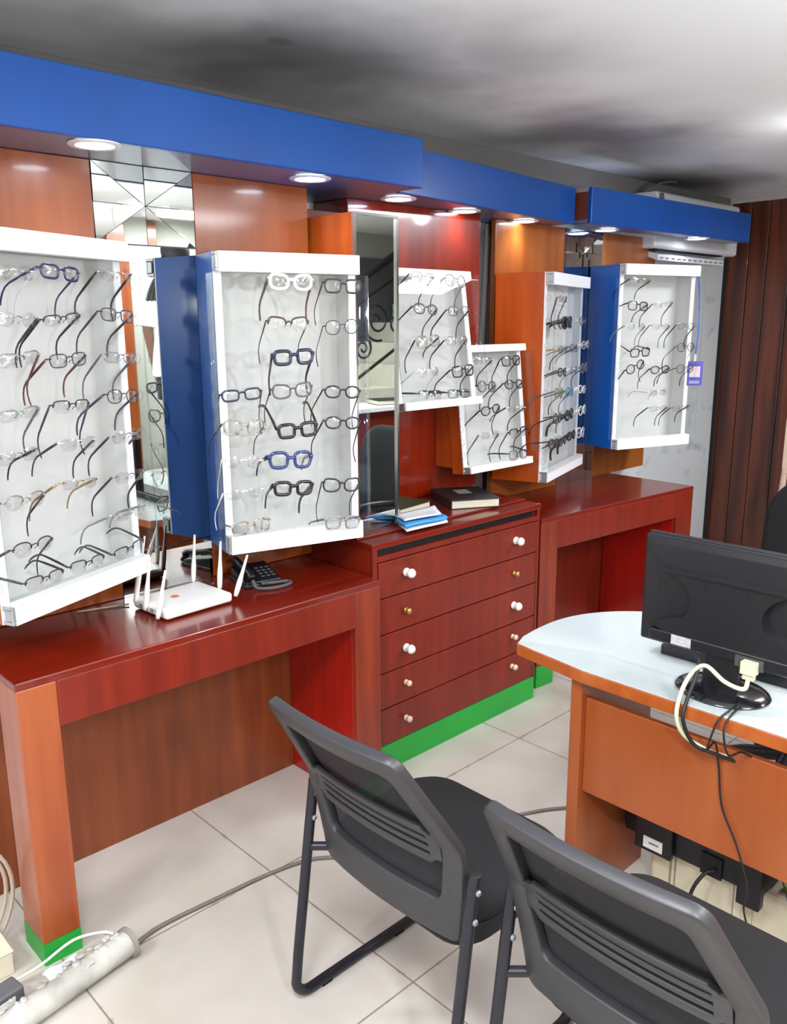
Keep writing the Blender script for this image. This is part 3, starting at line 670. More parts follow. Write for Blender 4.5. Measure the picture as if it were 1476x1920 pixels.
# (u, v, lens shape, rim, thickness, frame colour, temple colour, description[, droop, roll])
G = {
1: [[(.075, .812, 'rect', 'none', 'thin', 'clear', 'clear', 'clear rimless'), (.218, .819, 'rect', 'full', 'mid', 'purple', 'purple', 'dark purple'), (.413, .822, 'rect', 'none', 'thin', 'silver', 'black', 'rimless silver')],
    [(.074, .710, 'oval', 'none', 'thin', 'silver', 'dark', 'rimless clear'), (.212, .710, 'slim', 'half', 'thin', 'gun', 'dark', 'dark half-rimmed'), (.406, .721, 'rect', 'full', 'thin', 'gun', 'dark', 'thin dark metal')],
    [(.070, .622, 'rect', 'half', 'thin', 'silver', 'maroon', 'silver half-rimmed, brown-armed'), (.220, .615, 'rect', 'full', 'thin', 'gun', 'maroon', 'dark metal, red-brown-armed'), (.406, .613, 'slim', 'full', 'thin', 'silver', 'grey', 'narrow silver')],
    [(.054, .499, 'slim', 'half', 'thin', 'silver', 'grey', 'silver half-rimmed'), (.217, .502, 'rect', 'half', 'thin', 'gun', 'navy', 'half-rimmed navy-armed', 62), (.405, .512, 'oval', 'full', 'thin', 'gun', 'navy', 'oval dark metal')],
    [(.037, .405, 'rect', 'none', 'thin', 'silver', 'dark', 'rimless dark-armed'), (.229, .409, 'rect', 'none', 'thin', 'clear', 'dark', 'rimless black-armed'), (.410, .406, 'rect', 'none', 'thin', 'silver', 'navy', 'rimless navy-armed')],
    [(.045, .299, 'oval', 'half', 'thin', 'silver', 'dark', 'oval silver'), (.222, .309, 'slim', 'none', 'thin', 'gold', 'gold', 'rimless gold-toned', 25), (.410, .296, 'rect', 'none', 'thin', 'silver', 'dark', 'rimless silver')],
    [(.399, .197, 'rect', 'none', 'thin', 'silver', 'silver', 'thin silver', 20)],
    [(.055, .186, 'oval', 'half', 'thin', 'gun', 'dark', 'dark half-rimmed')],
    [(.08, .098, 'rect', 'half', 'thin', 'gun', 'dark', 'dark half-rimmed', -12), (.225, .098, 'rect', 'half', 'thin', 'gun', 'dark', 'dark half-rimmed', -12), (.385, .096, 'rect', 'half', 'thin', 'gun', 'dark', 'dark half-rimmed', -12)]],
2: [[(.218, .819, 'cat', 'full', 'thick', 'white', 'brown', 'white thick-rimmed', 52), (.388, .810, 'square', 'full', 'mid', 'dark', 'black', 'dark square', 58)],
    [(.205, .697, 'cat', 'half', 'mid', 'brown', 'dark', 'brown half-rimmed', 50), (.382, .688, 'round', 'full', 'thin', 'gun', 'gun', 'thin round metal', 58)],
    [(.219, .600, 'square', 'full', 'thick', 'navy', 'dark', 'thick navy-black', 55)],
    [(.050, .494, 'rect', 'full', 'mid', 'navy', 'dark', 'clear and navy', 48), (.212, .499, 'cat', 'full', 'mid', 'grey', 'dark', 'grey cat-eye', 52), (.380, .488, 'oval', 'full', 'mid', 'black', 'black', 'black oval', 52)],
    [(.055, .396, 'cat', 'full', 'mid', 'tort', 'black', 'black and white cat-eye', 40), (.225, .378, 'square', 'full', 'thick', 'black', 'black', 'chunky black', -38), (.379, .391, 'oval', 'full', 'mid', 'black', 'black', 'thin black', 60)],
    [(.045, .292, 'oval', 'none', 'mid', 'clear', 'clear', 'see-through plastic', 55), (.199, .287, 'big', 'full', 'thick', 'blue', 'navy', 'marbled blue', 12)],
    [(.045, .197, 'oval', 'none', 'mid', 'clear', 'clear', 'see-through plastic', 55), (.205, .197, 'square', 'full', 'thick', 'black', 'dark', 'chunky black', 35), (.371, .191, 'cat', 'full', 'mid', 'black', 'black', 'black cat-eye', 60)],
    [(.062, .091, 'square', 'full', 'mid', 'tort', 'tort', 'black and white mottled', 12), (.372, .068, 'square', 'full', 'mid', 'silver', 'grey', 'silver square', 15)]],
3: [[(.134, .471, 'square', 'full', 'thin', 'clear', 'dark', 'clear'), (.307, .465, 'round', 'full', 'thin', 'silver', 'gun', 'thin round')],
    [(.131, .359, 'oval', 'full', 'mid', 'grey', 'dark', 'grey'), (.312, .353, 'oval', 'full', 'thin', 'grey', 'gun', 'thin grey')],
    [(.129, .243, 'square', 'full', 'mid', 'tort', 'dark', 'mottled'), (.285, .243, 'oval', 'full', 'thin', 'silver', 'dark', 'thin silver')],
    [(.110, .133, 'oval', 'none', 'mid', 'clear', 'clear', 'see-through'), (.301, .129, 'square', 'full', 'mid', 'black', 'black', 'black')],
    [(.11, .05, 'rect', 'half', 'thin', 'gun', 'gun', 'thin wire', -8), (.265, .045, 'rect', 'full', 'thin', 'gun', 'gun', 'thin wire', -8)]],
4: [[(.100, .456, 'rect', 'none', 'mid', 'clear', 'dark', 'clear'), (.280, .452, 'square', 'full', 'mid', 'black', 'black', 'black')],
    [(.110, .352, 'round', 'full', 'mid', 'grey', 'dark', 'grey round'), (.290, .352, 'oval', 'full', 'mid', 'dark', 'dark', 'dark grey')],
    [(.125, .255, 'oval', 'full', 'mid', 'black', 'black', 'black oval'), (.298, .247, 'rect', 'none', 'mid', 'clear', 'dark', 'clear')],
    [(.110, .151, 'rect', 'none', 'mid', 'clear', 'grey', 'clear'), (.300, .145, 'square', 'half', 'mid', 'black', 'black', 'black browline')],
    [(.288, .05, 'square', 'full', 'thin', 'gun', 'gun', 'thin wire', -8)]],
5: [[(.06, .811, 'rect', 'none', 'thin', 'silver', 'dark', 'rimless', 70)],
    [(.140, .711, 'big', 'full', 'thick', 'navy', 'black', 'dark tinted', 15), (.400, .716, 'round', 'full', 'thin', 'gun', 'clear', 'thin round clear')],
    [(.09, .592, 'rect', 'full', 'thin', 'grey', 'gold', 'thin grey', 10), (.26, .594, 'oval', 'full', 'thin', 'gun', 'gun', 'thin dark'), (.46, .606, 'oval', 'full', 'thin', 'clear', 'clear', 'clear')],
    [(.09, .494, 'oval', 'full', 'mid', 'black', 'black', 'black', 14), (.265, .494, 'rect', 'none', 'mid', 'clear', 'clear', 'see-through'), (.45, .497, 'round', 'full', 'mid', 'grey', 'grey', 'grey round')],
    [(.05, .403, 'round', 'full', 'mid', 'green', 'grey', 'olive green', 20), (.22, .398, 'round', 'full', 'mid', 'sky', 'dark', 'sky blue'), (.43, .394, 'oval', 'full', 'mid', 'clear', 'clear', 'clear')],
    [(.04, .293, 'round', 'full', 'mid', 'black', 'black', 'thin black', 15), (.225, .292, 'round', 'full', 'thick', 'black', 'black', 'thick black'), (.45, .292, 'round', 'full', 'mid', 'clear', 'clear', 'clear round')],
    [(.00, .183, 'square', 'full', 'mid', 'black', 'black', 'black square', 10), (.135, .178, 'oval', 'full', 'mid', 'black', 'black', 'black oval'), (.275, .188, 'oval', 'full', 'thick', 'black', 'black', 'thick black'), (.44, .183, 'big', 'full', 'mid', 'clear', 'clear', 'clear')]],
6: [[(.075, .818, 'rect', 'none', 'thin', 'gold', 'dark', 'rimless', 22)],
    [(.065, .701, 'square', 'full', 'mid', 'dark', 'dark', 'dark square', 18), (.225, .709, 'rect', 'none', 'thin', 'silver', 'grey', 'rimless')],
    [(.06, .603, 'oval', 'none', 'mid', 'clear', 'silver', 'see-through', 30), (.215, .602, 'oval', 'none', 'thin', 'silver', 'grey', 'rimless clear'), (.385, .603, 'rect', 'full', 'thin', 'silver', 'black', 'thin silver')],
    [(.095, .480, 'square', 'full', 'mid', 'black', 'black', 'black', -14), (.390, .500, 'round', 'full', 'thin', 'gun', 'gun', 'thin round dark')],
    [(.07, .411, 'round', 'full', 'mid', 'dark', 'dark', 'tilted dark round', 40, -20), (.230, .393, 'oval', 'full', 'mid', 'dark', 'dark', 'dark'), (.395, .394, 'round', 'full', 'thin', 'gun', 'gun', 'thin round')],
    [(.225, .280, 'rect', 'none', 'mid', 'clear', 'clear', 'faint see-through', 5)],
    [(.235, .199, 'oval', 'none', 'thin', 'silver', 'dark', 'rimless'), (.385, .196, 'rect', 'none', 'thin', 'gold', 'dark', 'rimless gold-toned')]],
}
rg = random.Random(3)
for d in sorted(G):
    mtx = DSP[d][1]
    for ri, row in enumerate(G[d]):
        for ci, g in enumerate(row):
            u, v, kind, rim, thick, fc, tc_, desc = g[:8]
            droop = g[8] if len(g) > 8 else rg.uniform(28, 46)
            rl = g[9] if len(g) > 9 else rg.uniform(-5, 5)
            tinted = desc == 'dark tinted'
            src, used = get_proto((kind, rim, thick, fc, tc_, tinted))
            o = copy_tree(src) if used else src
            o.matrix_world = mtx @ Matrix.Translation((u, -.066, v)) @ Matrix.Rotation(R(rl), 4, 'Y')
            k = 0
            for ch in o.children:
                if ch.name.startswith('temple'):
                    ch.rotation_euler = (-R(droop + rg.uniform(-9, 9)), 0, R(rg.uniform(-14, 10) * (1 if k else -1))); k += 1
            n = len(row); cn = colname(ci, n); rn = 'bottom' if ri == len(G[d]) - 1 else ORD[ri]
            nm = 'sunglasses' if tinted else 'glasses'
            pos = ('alone in the %s row of %s' % (rn, DN[d])) if n == 1 else ('%s in the %s row of %s' % (cn, rn, DN[d]))
            tag(o, '%s %s, %s' % (desc, nm, pos), 'glasses', 'glasses on ' + DN[d])

# ------------------------------------------------------------------ things on the left desk
zt = .774
cyr, rot = 1.207, R(8)
t = thing('router', 'white router with orange dot and six antennas on the left red desk', 'router', (-2.165, cyr, zt), R(90 + 3))
# local x runs along the wall, local y towards the wall
MB().box(-.115, .115, -.085, .095, .004, .034).build('case', white_plastic, t, bevel=.009, seg=3, smooth=True, angle=50)
ft = MB()
for sx in (-.09, .09):
    for sy in (-.06, .07): ft.lathe([(0, 0), (.008, 0), (.008, .005), (0, .005)], (sx, sy, 0), seg=10)
ft.build('feet', white_plastic, t)
MB().lathe([(0, 0), (.013, 0), (.012, .0012), (0, .0012)], (-.025, .01, .034), seg=20).build('orange_dot', orange_mark, t)
pt = MB()
for k in range(4): pt.box(-.1165, -.1145, -.05 + k * .03, -.032 + k * .03, .009, .024)
pt.build('port', mat('port_grey', (150, 150, 152), .5), t)
for (bs, tp) in (((-2.24, 1.087, .795), (-2.245, 1.135, .989)), ((-2.17, 1.083, .790), (-2.17, 1.108, .945)), ((-2.09, 1.078, .786), (-2.09, 1.112, .922)),
                 ((-2.27, 1.300, .800), (-2.275, 1.318, .955)), ((-2.17, 1.333, .795), (-2.17, 1.345, .948)), ((-2.09, 1.338, .792), (-2.09, 1.387, .912))):
    bs, tp = Vector(bs), Vector(tp); dv = tp - bs; n_ = 10
    rr = [.006, .0075, .008, .0082, .0078, .0062, .0052, .0046, .0042, .0038, .003]
    MB().tube([bs + dv * (i / n_) for i in range(n_ + 1)], rr, 12).build('antenna', white_plastic, t, True, smooth=True)

t = thing('desk_telephone', 'black desk telephone with grey coiled cord behind the router', 'telephone', (-2.225, 1.505, zt), R(90 - 12))
t.scale = (.72, .72, .72)
MB().prism([(-.09, -.10, 0), (.09, -.10, 0), (.09, .10, 0), (-.09, .10, 0)], (0, 0, .018)).build('base', black_plastic, t, bevel=.006)
MB().prism([(-.085, -.095, .018), (-.085, .095, .018), (-.085, .095, .062), (-.085, -.095, .026)], (.17, 0, 0)).build('sloping_body', black_plastic, t, bevel=.006)
kp = MB()
for i in range(4):
    for j in range(3):
        yy = -.07 + i * .028; kp.box(-.0 + j * .026, .018 + j * .026, yy, yy + .018, .030 + (yy + .095) * .19, .036 + (yy + .095) * .19)
kp.build('keypad', mat('phone_keys', (60, 60, 66), .4), t, bevel=.002)
MB().tube(spline([(-.06, -.105, .048), (-.06, -.08, .066), (-.06, 0, .076), (-.06, .08, .09), (-.06, .105, .075)], 5), [.018] * 3 + [.014] * 15 + [.018] * 3, 12).build('handset', black_plastic, t, smooth=True)
cp = spline([(-.06, -.11, .04), (-.05, -.14, .012), (.02, -.17, .010), (.10, -.15, .010), (.11, -.11, .010), (.03, -.10, .012), (-.02, -.115, .020)], 14)
MB().tube(cp, .0085, 8).build('coiled_cord', mat('phone_cord', (70, 72, 76), .5), t, smooth=True)
tag(MB().tube(spline([(-2.33, .95, .778), (-2.30, 1.06, .778), (-2.285, 1.09, .779)], 8), .003, 6).build('cable', beige_cable, smooth=True), 'thin beige cable on the left desk running to the router', 'cable')

# ------------------------------------------------------------------ things on the drawer chest
zc = .876
t = thing('book', 'green hardback book lying beside the foot of the tall mirror', 'book', (-2.33, 2.30, zc), R(8))
MB().box(-.085, .075, -.13, .07, 0, .003).box(-.085, .075, -.13, .07, .027, .030).box(-.088, -.085, -.13, .07, 0, .03).build('cover', green_cover, t)
MB().box(-.084, .071, -.126, .066, .003, .027).build('pages', page_edges, t)
t = thing('book', 'large black ledger book with pale label at right end of the chest top', 'book', (-2.25, 2.565, zc), R(-28))
MB().box(-.13, .13, -.105, .105, 0, .003).box(-.13, .13, -.105, .105, .033, .037).box(-.13, -.126, -.105, .105, .003, .033).box(-.126, .13, -.105, -.101, .003, .033).build('cover', black_cover, t, bevel=.001)
MB().box(-.126, .124, -.101, .1, .003, .033).build('pages', page_edges, t)
MB().box(-.07, .01, -.03, .03, .037, .0376).build('label', mat('faded_label', (120, 112, 108), .7), t)
def sheet(lbl, pts, z, m, th, nm, wob=.004):
    b = MB(); n = 8
    P = [Vector((x, y, 0)) for x, y in pts]
    def fn(u, v):
        p = (P[0] * (1 - u) + P[1] * u) * (1 - v) + (P[3] * (1 - u) + P[2] * u) * v
        return Vector((p.x, p.y, z + wob * (.6 + .6 * math.sin(5 * u + 3 * v) * .5 + .4 * math.sin(9 * v))))
    o = b.grid(fn, n, n).build(nm, m, smooth=True, solid=th); return tag(o, lbl, 'paper')
sheet('white folded paper at the bottom of the pile on the chest', [(-2.05, 2.03), (-2.045, 2.24), (-2.17, 2.33), (-2.16, 2.09)], .8785, paper, .004, 'paper_sheet', .0015)
bf = MB()
for k in range(3):
    bf.tube(spline([(-2.052 + k * .004, 2.03, .874 + .007 * k + .012), (-2.045, 2.12, .886 + .006 * k), (-2.05, 2.2, .889 + .006 * k), (-2.06, 2.255, .883 + .006 * k)], 6), .0032, 6)
o = sheet('bright blue plastic folder under the white envelope on the drawer chest', [(-2.06, 2.035), (-2.055, 2.25), (-2.17, 2.31), (-2.16, 2.08)], .889, blue_paper, .007, 'plastic_folder', .006)
o['category'] = 'folder'
sheet('white envelope lying on top of the blue folder beside the mirror', [(-2.09, 2.06), (-2.075, 2.235), (-2.19, 2.32), (-2.19, 2.10)], .904, paper, .002, 'envelope', .003)
bf.bm.free()

# ------------------------------------------------------------------ air conditioner, lanyard card
t = thing('air_conditioner', 'white wall-mounted air conditioner half hidden by the farthest blue pelmet', 'air conditioner', (-2.64, 4.78, 1.94))
MB().prism([(-2.648, 4.28, 1.985), (-2.648, 4.28, 2.275), (-2.44, 4.28, 2.275), (-2.43, 4.28, 2.262), (-2.43, 4.28, 1.995), (-2.445, 4.28, 1.985)], (0, .99, 0)).build('casing', mat('aircon_white', (206, 208, 212), .4), t, True, bevel=.006)
MB().box(-2.50, -2.455, 4.34, 5.13, 1.978, 1.986).build('outlet_slot', dark_slot, t, True)
vn = MB()
for k in range(3):
    y0 = 4.345 + k * .262; vn.prism([(-2.52, y0, 1.978), (-2.44, y0, 1.955), (-2.437, y0, 1.925), (-2.445, y0, 1.922), (-2.53, y0, 1.955)], (0, .25, 0))
vn.build('louvre', mat('aircon_flap', (214, 216, 220), .4), t, True, bevel=.003)
sl = MB()
for k in range(12): sl.box(-2.4375, -2.4355, 4.36 + k * .064, 4.395 + k * .064, 1.935, 1.94)
sl.build('louvre_slit', grey_metal, t, True)
em = MB().tube([(-2.4285, 4.325 + .022 * math.cos(a_), 2.255 - .012 + .022 * math.sin(a_)) for a_ in [2 * PI * i / 20 for i in range(20)]], .0025, 5, closed=True)
for a_ in (0, PI / 3, 2 * PI / 3): em.tube([(-2.4285, 4.325 - .02 * math.cos(a_), 2.243 - .02 * math.sin(a_)), (-2.4285, 4.325 + .02 * math.cos(a_), 2.243 + .02 * math.sin(a_))], .002, 5)
em.build('round_badge', black_rubber, t, True)
tag(MB().tube(spline([(-2.52, 4.30, 2.277), (-2.5, 4.34, 2.30), (-2.5, 4.42, 2.332), (-2.5, 4.52, 2.35), (-2.5, 4.60, 2.357)], 8), .006, 8).build('cable', grey_cable, smooth=True), 'grey cable arching from the air conditioner to the ceiling', 'cable')
t = thing('lanyard_card', 'purple card hanging on blue lanyard from the far right display', 'card', (-2.10, 4.19, 1.34))
MB().tube(spline([(-2.118, 4.176, 1.85), (-2.105, 4.185, 1.72), (-2.10, 4.188, 1.55), (-2.10, 4.178, 1.43)], 8), .0042, 8, flat=.35, flat_dir=(.3, .95, 0)).build('strap', mat('strap_blue', (30, 96, 200), .6), t, True, smooth=True)
MB().box(-2.104, -2.098, 4.172, 4.184, 1.395, 1.432).build('clip', white_plastic, t, True)
nrm = Vector((.55, -.83, 0)); cx_ = Vector((.83, .55, 0)); cc = Vector((-2.098, 4.178, 1.335))
def card(w_, h_, off, dz, nm, m):
    P = [cc + cx_ * sx * w_ / 2 + Vector((0, 0, sz * h_ / 2 + dz)) + nrm * off for sx, sz in ((-1, -1), (1, -1), (1, 1), (-1, 1))]
    MB().prism(P, nrm * .0016).build(nm, m, t, True)
card(.078, .125, 0, 0, 'card', mat('card_purple', (66, 62, 168), .35, coat=.4))
card(.052, .055, .0018, .008, 'white_panel', mat('card_white', (214, 200, 206), .5)); card(.05, .016, .0018, -.045, 'white_panel', mat('card_pale', (150, 150, 210), .5))

# ------------------------------------------------------------------ office desk
def office_desk():
    t = thing('office_desk', 'orange wooden office desk with pale top and rounded left end', 'desk', (-.6, 2.0, 0))
    pts = [(-1.336, 1.748), (-1.104, 1.715), (.35, 1.735), (.35, 2.36), (-.9, 2.36)] + [(p.x, p.y) for p in spline([(-.95, 2.352, 0), (-1.06, 2.32, 0), (-1.17, 2.265, 0), (-1.27, 2.185, 0), (-1.335, 2.09, 0), (-1.364, 1.99, 0), (-1.366, 1.89, 0), (-1.356, 1.80, 0)], 5)]
    MB().prism([(x, y, .705) for x, y in pts], (0, 0, .033)).build('top_board', wood('desk_edge', (176, 92, 38), (158, 76, 28), .4, .35, False), t, True, bevel=.002)
    q = [(-.5 + (x + .5) * .998, 2.04 + (y - 2.04) * .995) for x, y in pts]
    MB().prism([(x, y, .738) for x, y in q], (0, 0, .0025)).build('laminate', desk_white, t, True, bevel=.001)
    MB().box(-1.158, -1.124, 1.752, 2.12, 0, .705).build('end_panel', desk_wood, t, True, bevel=.002)
    MB().box(.2, .234, 1.752, 2.12, 0, .705).build('end_panel', desk_wood, t, True, bevel=.002)
    MB().box(-1.124, .2, 1.772, 1.79, .372, .642).build('modesty_panel', desk_wood, t, True, bevel=.002)
    return t
office_desk()
ZT = .7405
t = thing('monitor', 'black flat computer monitor seen from behind on the office desk', 'monitor', (-.80, 1.876, ZT))
# local: x along the desk, y away from the camera side (screen faces +y)
W2, Zb, Zt_ = .225, .075, .348
MB().box(-W2, W2, -.026, -.004, Zb, Zt_).build('rear_shell', monitor_plastic, t, bevel=.006, seg=3)
MB().box(-W2 - .003, W2 + .003, -.004, .012, Zb - .003, Zt_ + .003).build('bezel', black_plastic, t, bevel=.003)
MB().box(-W2 + .015, W2 - .015, .0119, .013, Zb + .018, Zt_ - .012).build('screen', mat('dark_screen', (8, 8, 10), .12), t)
# raised central hump between the two curved scoops
prof = [(-.205, .348)]
L_ = spline([(-.205, .345), (-.185, .31), (-.155, .28), (-.115, .255), (-.092, .225), (-.090, .195), (-.105, .165), (-.15, .15), (-.19, .128)], 6)
hump = [(p.x, -.026, p.y) for p in L_]
hump = hump + [(-.15, -.026, .108), (-.07, -.026, .09)]
hm = MB(); cz_ = .2; lft = []; rgt = []
for (x_, y_, z_) in hump:
    lft.append((hm.bm.verts.new((x_, y_, z_)), hm.bm.verts.new((x_ * .955, -.052, cz_ + (z_ - cz_) * .94))))
    rgt.append((hm.bm.verts.new((-x_, y_, z_)), hm.bm.verts.new((-x_ * .955, -.052, cz_ + (z_ - cz_) * .94))))
for i in range(len(hump) - 1):
    hm.bm.faces.new((lft[i][0], lft[i + 1][0], lft[i + 1][1], lft[i][1])); hm.bm.faces.new((rgt[i][0], rgt[i][1], rgt[i + 1][1], rgt[i + 1][0]))
    hm.bm.faces.new((lft[i][1], lft[i + 1][1], rgt[i + 1][1], rgt[i][1]))
hm.bm.faces.new((lft[0][0], lft[0][1], rgt[0][1], rgt[0][0])); hm.bm.faces.new((lft[-1][0], rgt[-1][0], rgt[-1][1], lft[-1][1]))
hm.build('rear_hump', monitor_plastic, t)
MB().prism([(-.16, -.0522, .285), (.16, -.0522, .285), (.16, -.064, .278), (-.16, -.064, .278)], (0, 0, -.004)).build('vent_ridge', monitor_plastic, t)
for sx in (-.05, .05):
    for sz in (.155, .255): MB().lathe([(0, -.0545), (.004, -.0545), (.004, -.051), (0, -.051)], (sx, 0, sz), 'y', 12).build('mounting_hole', dark_slot, t)
vs_ = MB(); vs_.box(-.178, -.1765, -.0268, -.0255, .215, .235); vs_.box(-.164, -.1625, -.0268, -.0255, .215, .235); vs_.build('vent_slot', dark_slot, t)
MB().prism([(-.20, -.024, .080), (.20, -.024, .080), (.185, -.054, .090), (-.185, -.054, .090)], (0, 0, .03)).build('lower_housing', black_plastic, t, bevel=.004)
MB().box(-.125, -.075, -.0565, -.054, .094, .117).build('rating_label', mat('label_white', (206, 206, 210), .6, rgb2=(150, 150, 156), nscale=90, stretch=(.6, 1, 4)), t)
MB().box(.035, .10, -.058, -.05, .086, .112).build('socket_panel', mat('socket_grey', (70, 70, 70), .4), t)
MB().prism([(-.045, -.05, .01), (.045, -.05, .01), (.035, -.02, .01), (-.035, -.02, .01)], (0, 0, .10)).build('neck', black_plastic, t, bevel=.006)
MB().lathe([(0, .0), (.108, .0), (.11, .004), (.106, .009), (.09, .014), (.05, .018), (0, .018)], (0, -.03, 0), 'z', 40, .85).build('foot', mat('foot_gloss', (24, 24, 28), .15, coat=.5), t, smooth=True, angle=50)
MB().box(.056, .09, -.078, -.052, .078, .108).box(.06, .086, -.072, -.056, .064, .080).build('video_plug', cream_cable, t, bevel=.002)
t = thing('keyboard', 'black keyboard lying behind the monitor foot on the office desk', 'keyboard', (-.80, 2.04, ZT), R(2))
MB().prism([(-.225, -.075, 0), (-.225, .075, 0), (-.225, .075, .012), (-.225, -.075, .028)], (.45, 0, 0)).build('body', black_plastic, t, bevel=.004)
kb = MB()
for r_ in range(5):
    for c_ in range(15):
        yy = -.062 + r_ * .026; zz = .028 - (yy + .075) / .15 * .016; kb.box(-.212 + c_ * .0282, -.188 + c_ * .0282, yy, yy + .021, zz - .001, zz + .006)
kb.build('keys', mat('key_black', (34, 34, 38), .45), t)
# cables over the desk edge
tag(MB().tube(spline([(-.727, 1.81, ZT + .064), (-.73, 1.795, ZT + .045), (-.765, 1.775, ZT + .058), (-.81, 1.77, ZT + .085), (-.838, 1.76, ZT + .06), (-.842, 1.722, ZT + .02), (-.838, 1.703, ZT - .03), (-.82, 1.715, ZT - .075), (-.775, 1.745, .635), (-.72, 1.80, .60), (-.68, 1.86, .50), (-.68, 1.885, .44)], 10), .0052, 10).build('cable', cream_cable, smooth=True), 'cream video cable drooping over the desk edge from the monitor', 'cable')
tag(MB().tube(spline([(-.86, 1.80, ZT + .098), (-.835, 1.785, ZT + .09), (-.826, 1.76, ZT + .06), (-.825, 1.72, ZT + .01), (-.822, 1.702, ZT - .03), (-.80, 1.72, ZT - .09), (-.755, 1.75, .63), (-.70, 1.80, .595), (-.665, 1.86, .5), (-.665, 1.89, .44)], 10), .0045, 10).build('cable', black_rubber, smooth=True), 'thick black power cable beside the cream video cable', 'cable')
tag(MB().tube(spline([(-.745, 1.88, ZT + .012), (-.735, 1.80, ZT + .012), (-.735, 1.74, ZT + .008), (-.745, 1.708, ZT - .01), (-.76, 1.702, ZT - .08), (-.762, 1.745, .66), (-.757, 1.762, .6), (-.742, 1.764, .50), (-.70, 1.762, .42), (-.665, 1.758, .33), (-.672, 1.77, .26), (-.665, 1.80, .18), (-.64, 1.80, .1), (-.62, 1.79, .007), (-.56, 1.76, .004)], 10), .0024, 8).build('cable', black_rubber, smooth=True), 'thin black cable hanging down the front of the modesty panel', 'cable')
tag(MB().tube(spline([(-.738, 1.86, ZT + .005), (-.728, 1.80, ZT + .006), (-.725, 1.74, ZT + .006), (-.728, 1.706, ZT - .02), (-.715, 1.71, ZT - .08), (-.70, 1.755, .655), (-.67, 1.81, .60), (-.65, 1.86, .50), (-.65, 1.885, .42)], 10), .0024, 8).build('cable', black_rubber, smooth=True), 'short thin black cable slipping behind the modesty panel', 'cable')

# beige cabinet and black machine under the desk
t = thing('storage_cabinet', 'cream plastic cabinet with grooves on the floor under the office desk', 'cabinet', (-.84, 2.16, 0))
cb = MB(); cb.box(-1.035, -.62, 2.0, 2.32, 0, .172); cb.build('body', cream_plastic, t, True, bevel=.018, seg=3)
for g0, g1 in ((-.972, -.966), (-.957, -.953), (-.79, -.787)): MB().box(g0, g1, 1.9985, 2.001, .01, .16).build('groove', mat('groove_tan', (150, 140, 118), .7), t, True)  # darker strips mark the grooves
MB().box(-.765, -.735, 1.992, 2.0, .03, .11).build('latch', mat('latch_cream', (206, 196, 172), .5), t, True, bevel=.003)
t = thing('printer', 'black machine with white label under the desk, resting on the cream cabinet', 'printer', (-.85, 2.1, .172))
MB().box(-1.02, -.7, 1.955, 2.3, .173, .36).build('body', black_plastic, t, True, bevel=.006)
MB().box(-1.05, -.94, 1.935, 1.955, .166, .335).build('rear_cover', black_plastic, t, True, bevel=.004)
MB().box(-.755, -.695, 1.925, 1.955, .150, .335).build('corner_block', black_plastic, t, True, bevel=.004)
MB().box(-1.118, -1.05, 2.0, 2.12, .16, .30).build('side_tray', black_plastic, t, True, bevel=.004)
MB().box(-1.022, -.965, 1.9335, 1.935, .178, .212).build('white_label', white_plastic, t, True)
lt = MB()
for k in range(7): lt.box(-1.005 + k * .0042, -1.002 + k * .0042, 1.933, 1.9335, .193, .199)
lt.build('label_text', grey_metal, t, True)
MB().box(-.862, -.805, 1.948, 1.9555, .172, .232).build('socket_recess', dark_slot, t, True)
tag(MB().tube(spline([(-.82, 1.945, .2), (-.838, 1.925, .19), (-.855, 1.90, .15), (-.862, 1.89, .09), (-.86, 1.885, .02), (-.85, 1.88, .006), (-.80, 1.86, .006)], 10), .005, 10).build('cable', black_rubber, smooth=True), 'black power cable looping from the machine under the desk to the floor', 'cable')
t = thing('waste_bin', 'dark bucket with green rim beside the machine under the desk', 'bucket', (-.60, 2.05, 0))
MB().lathe([(0, .0), (.062, 0), (.075, .19), (.078, .2), (.07, .2), (.058, .01), (0, .01)], seg=28).build('body', black_plastic, t, smooth=True, angle=50)
MB().lathe([(.076, .196), (.084, .2), (.084, .212), (.07, .212), (.07, .2)], seg=28).build('rim', mat('olive_rim', (104, 118, 48), .5), t, smooth=True, angle=50)

# ------------------------------------------------------------------ visitor chairs
mesh_fab = mesh_fabric_material()
def back_pt(x, z):
    """curved back surface: side profile in z, bowed across x (chair faces +y)"""
    if z < .5: y = -.125 - (z - .38) * .12
    elif z < .62: y = -.139 - (z - .5) * .22
    else: y = -.1654 - (z - .62) * .58
    return Vector((x, y - .026 * (1 - (x / .24) ** 2), z))
def loop_outline(pts, n=64):
    P = [Vector((x, 0, z)) for x, z in pts]; L = [0]
    for i in range(len(P)): L.append(L[-1] + (P[(i + 1) % len(P)] - P[i]).length)
    return P, L
def round_poly(pts, r, k=5):
    out = []; n = len(pts)
    for i in range(n):
        p = Vector(pts[i]); a = (Vector(pts[i - 1]) - p); b = (Vector(pts[(i + 1) % n]) - p)
        ra = min(r, a.length * .45, b.length * .45)
        A_, B_ = p + a.normalized() * ra, p + b.normalized() * ra
        for j in range(k + 1):
            s_ = j / k; out.append(A_ * (1 - s_) ** 2 + p * 2 * s_ * (1 - s_) + B_ * s_ ** 2)
        # subdivide the straight run so it can follow the bow
        nx_a = Vector(pts[(i + 1) % n]); c = Vector(pts[i]) - nx_a; d2 = Vector(pts[(i + 2) % n]) - nx_a
        rb = min(r, c.length * .45, d2.length * .45); E_ = nx_a + c.normalized() * rb
        for j in range(1, 8): out.append(B_.lerp(E_, j / 8))
    return out
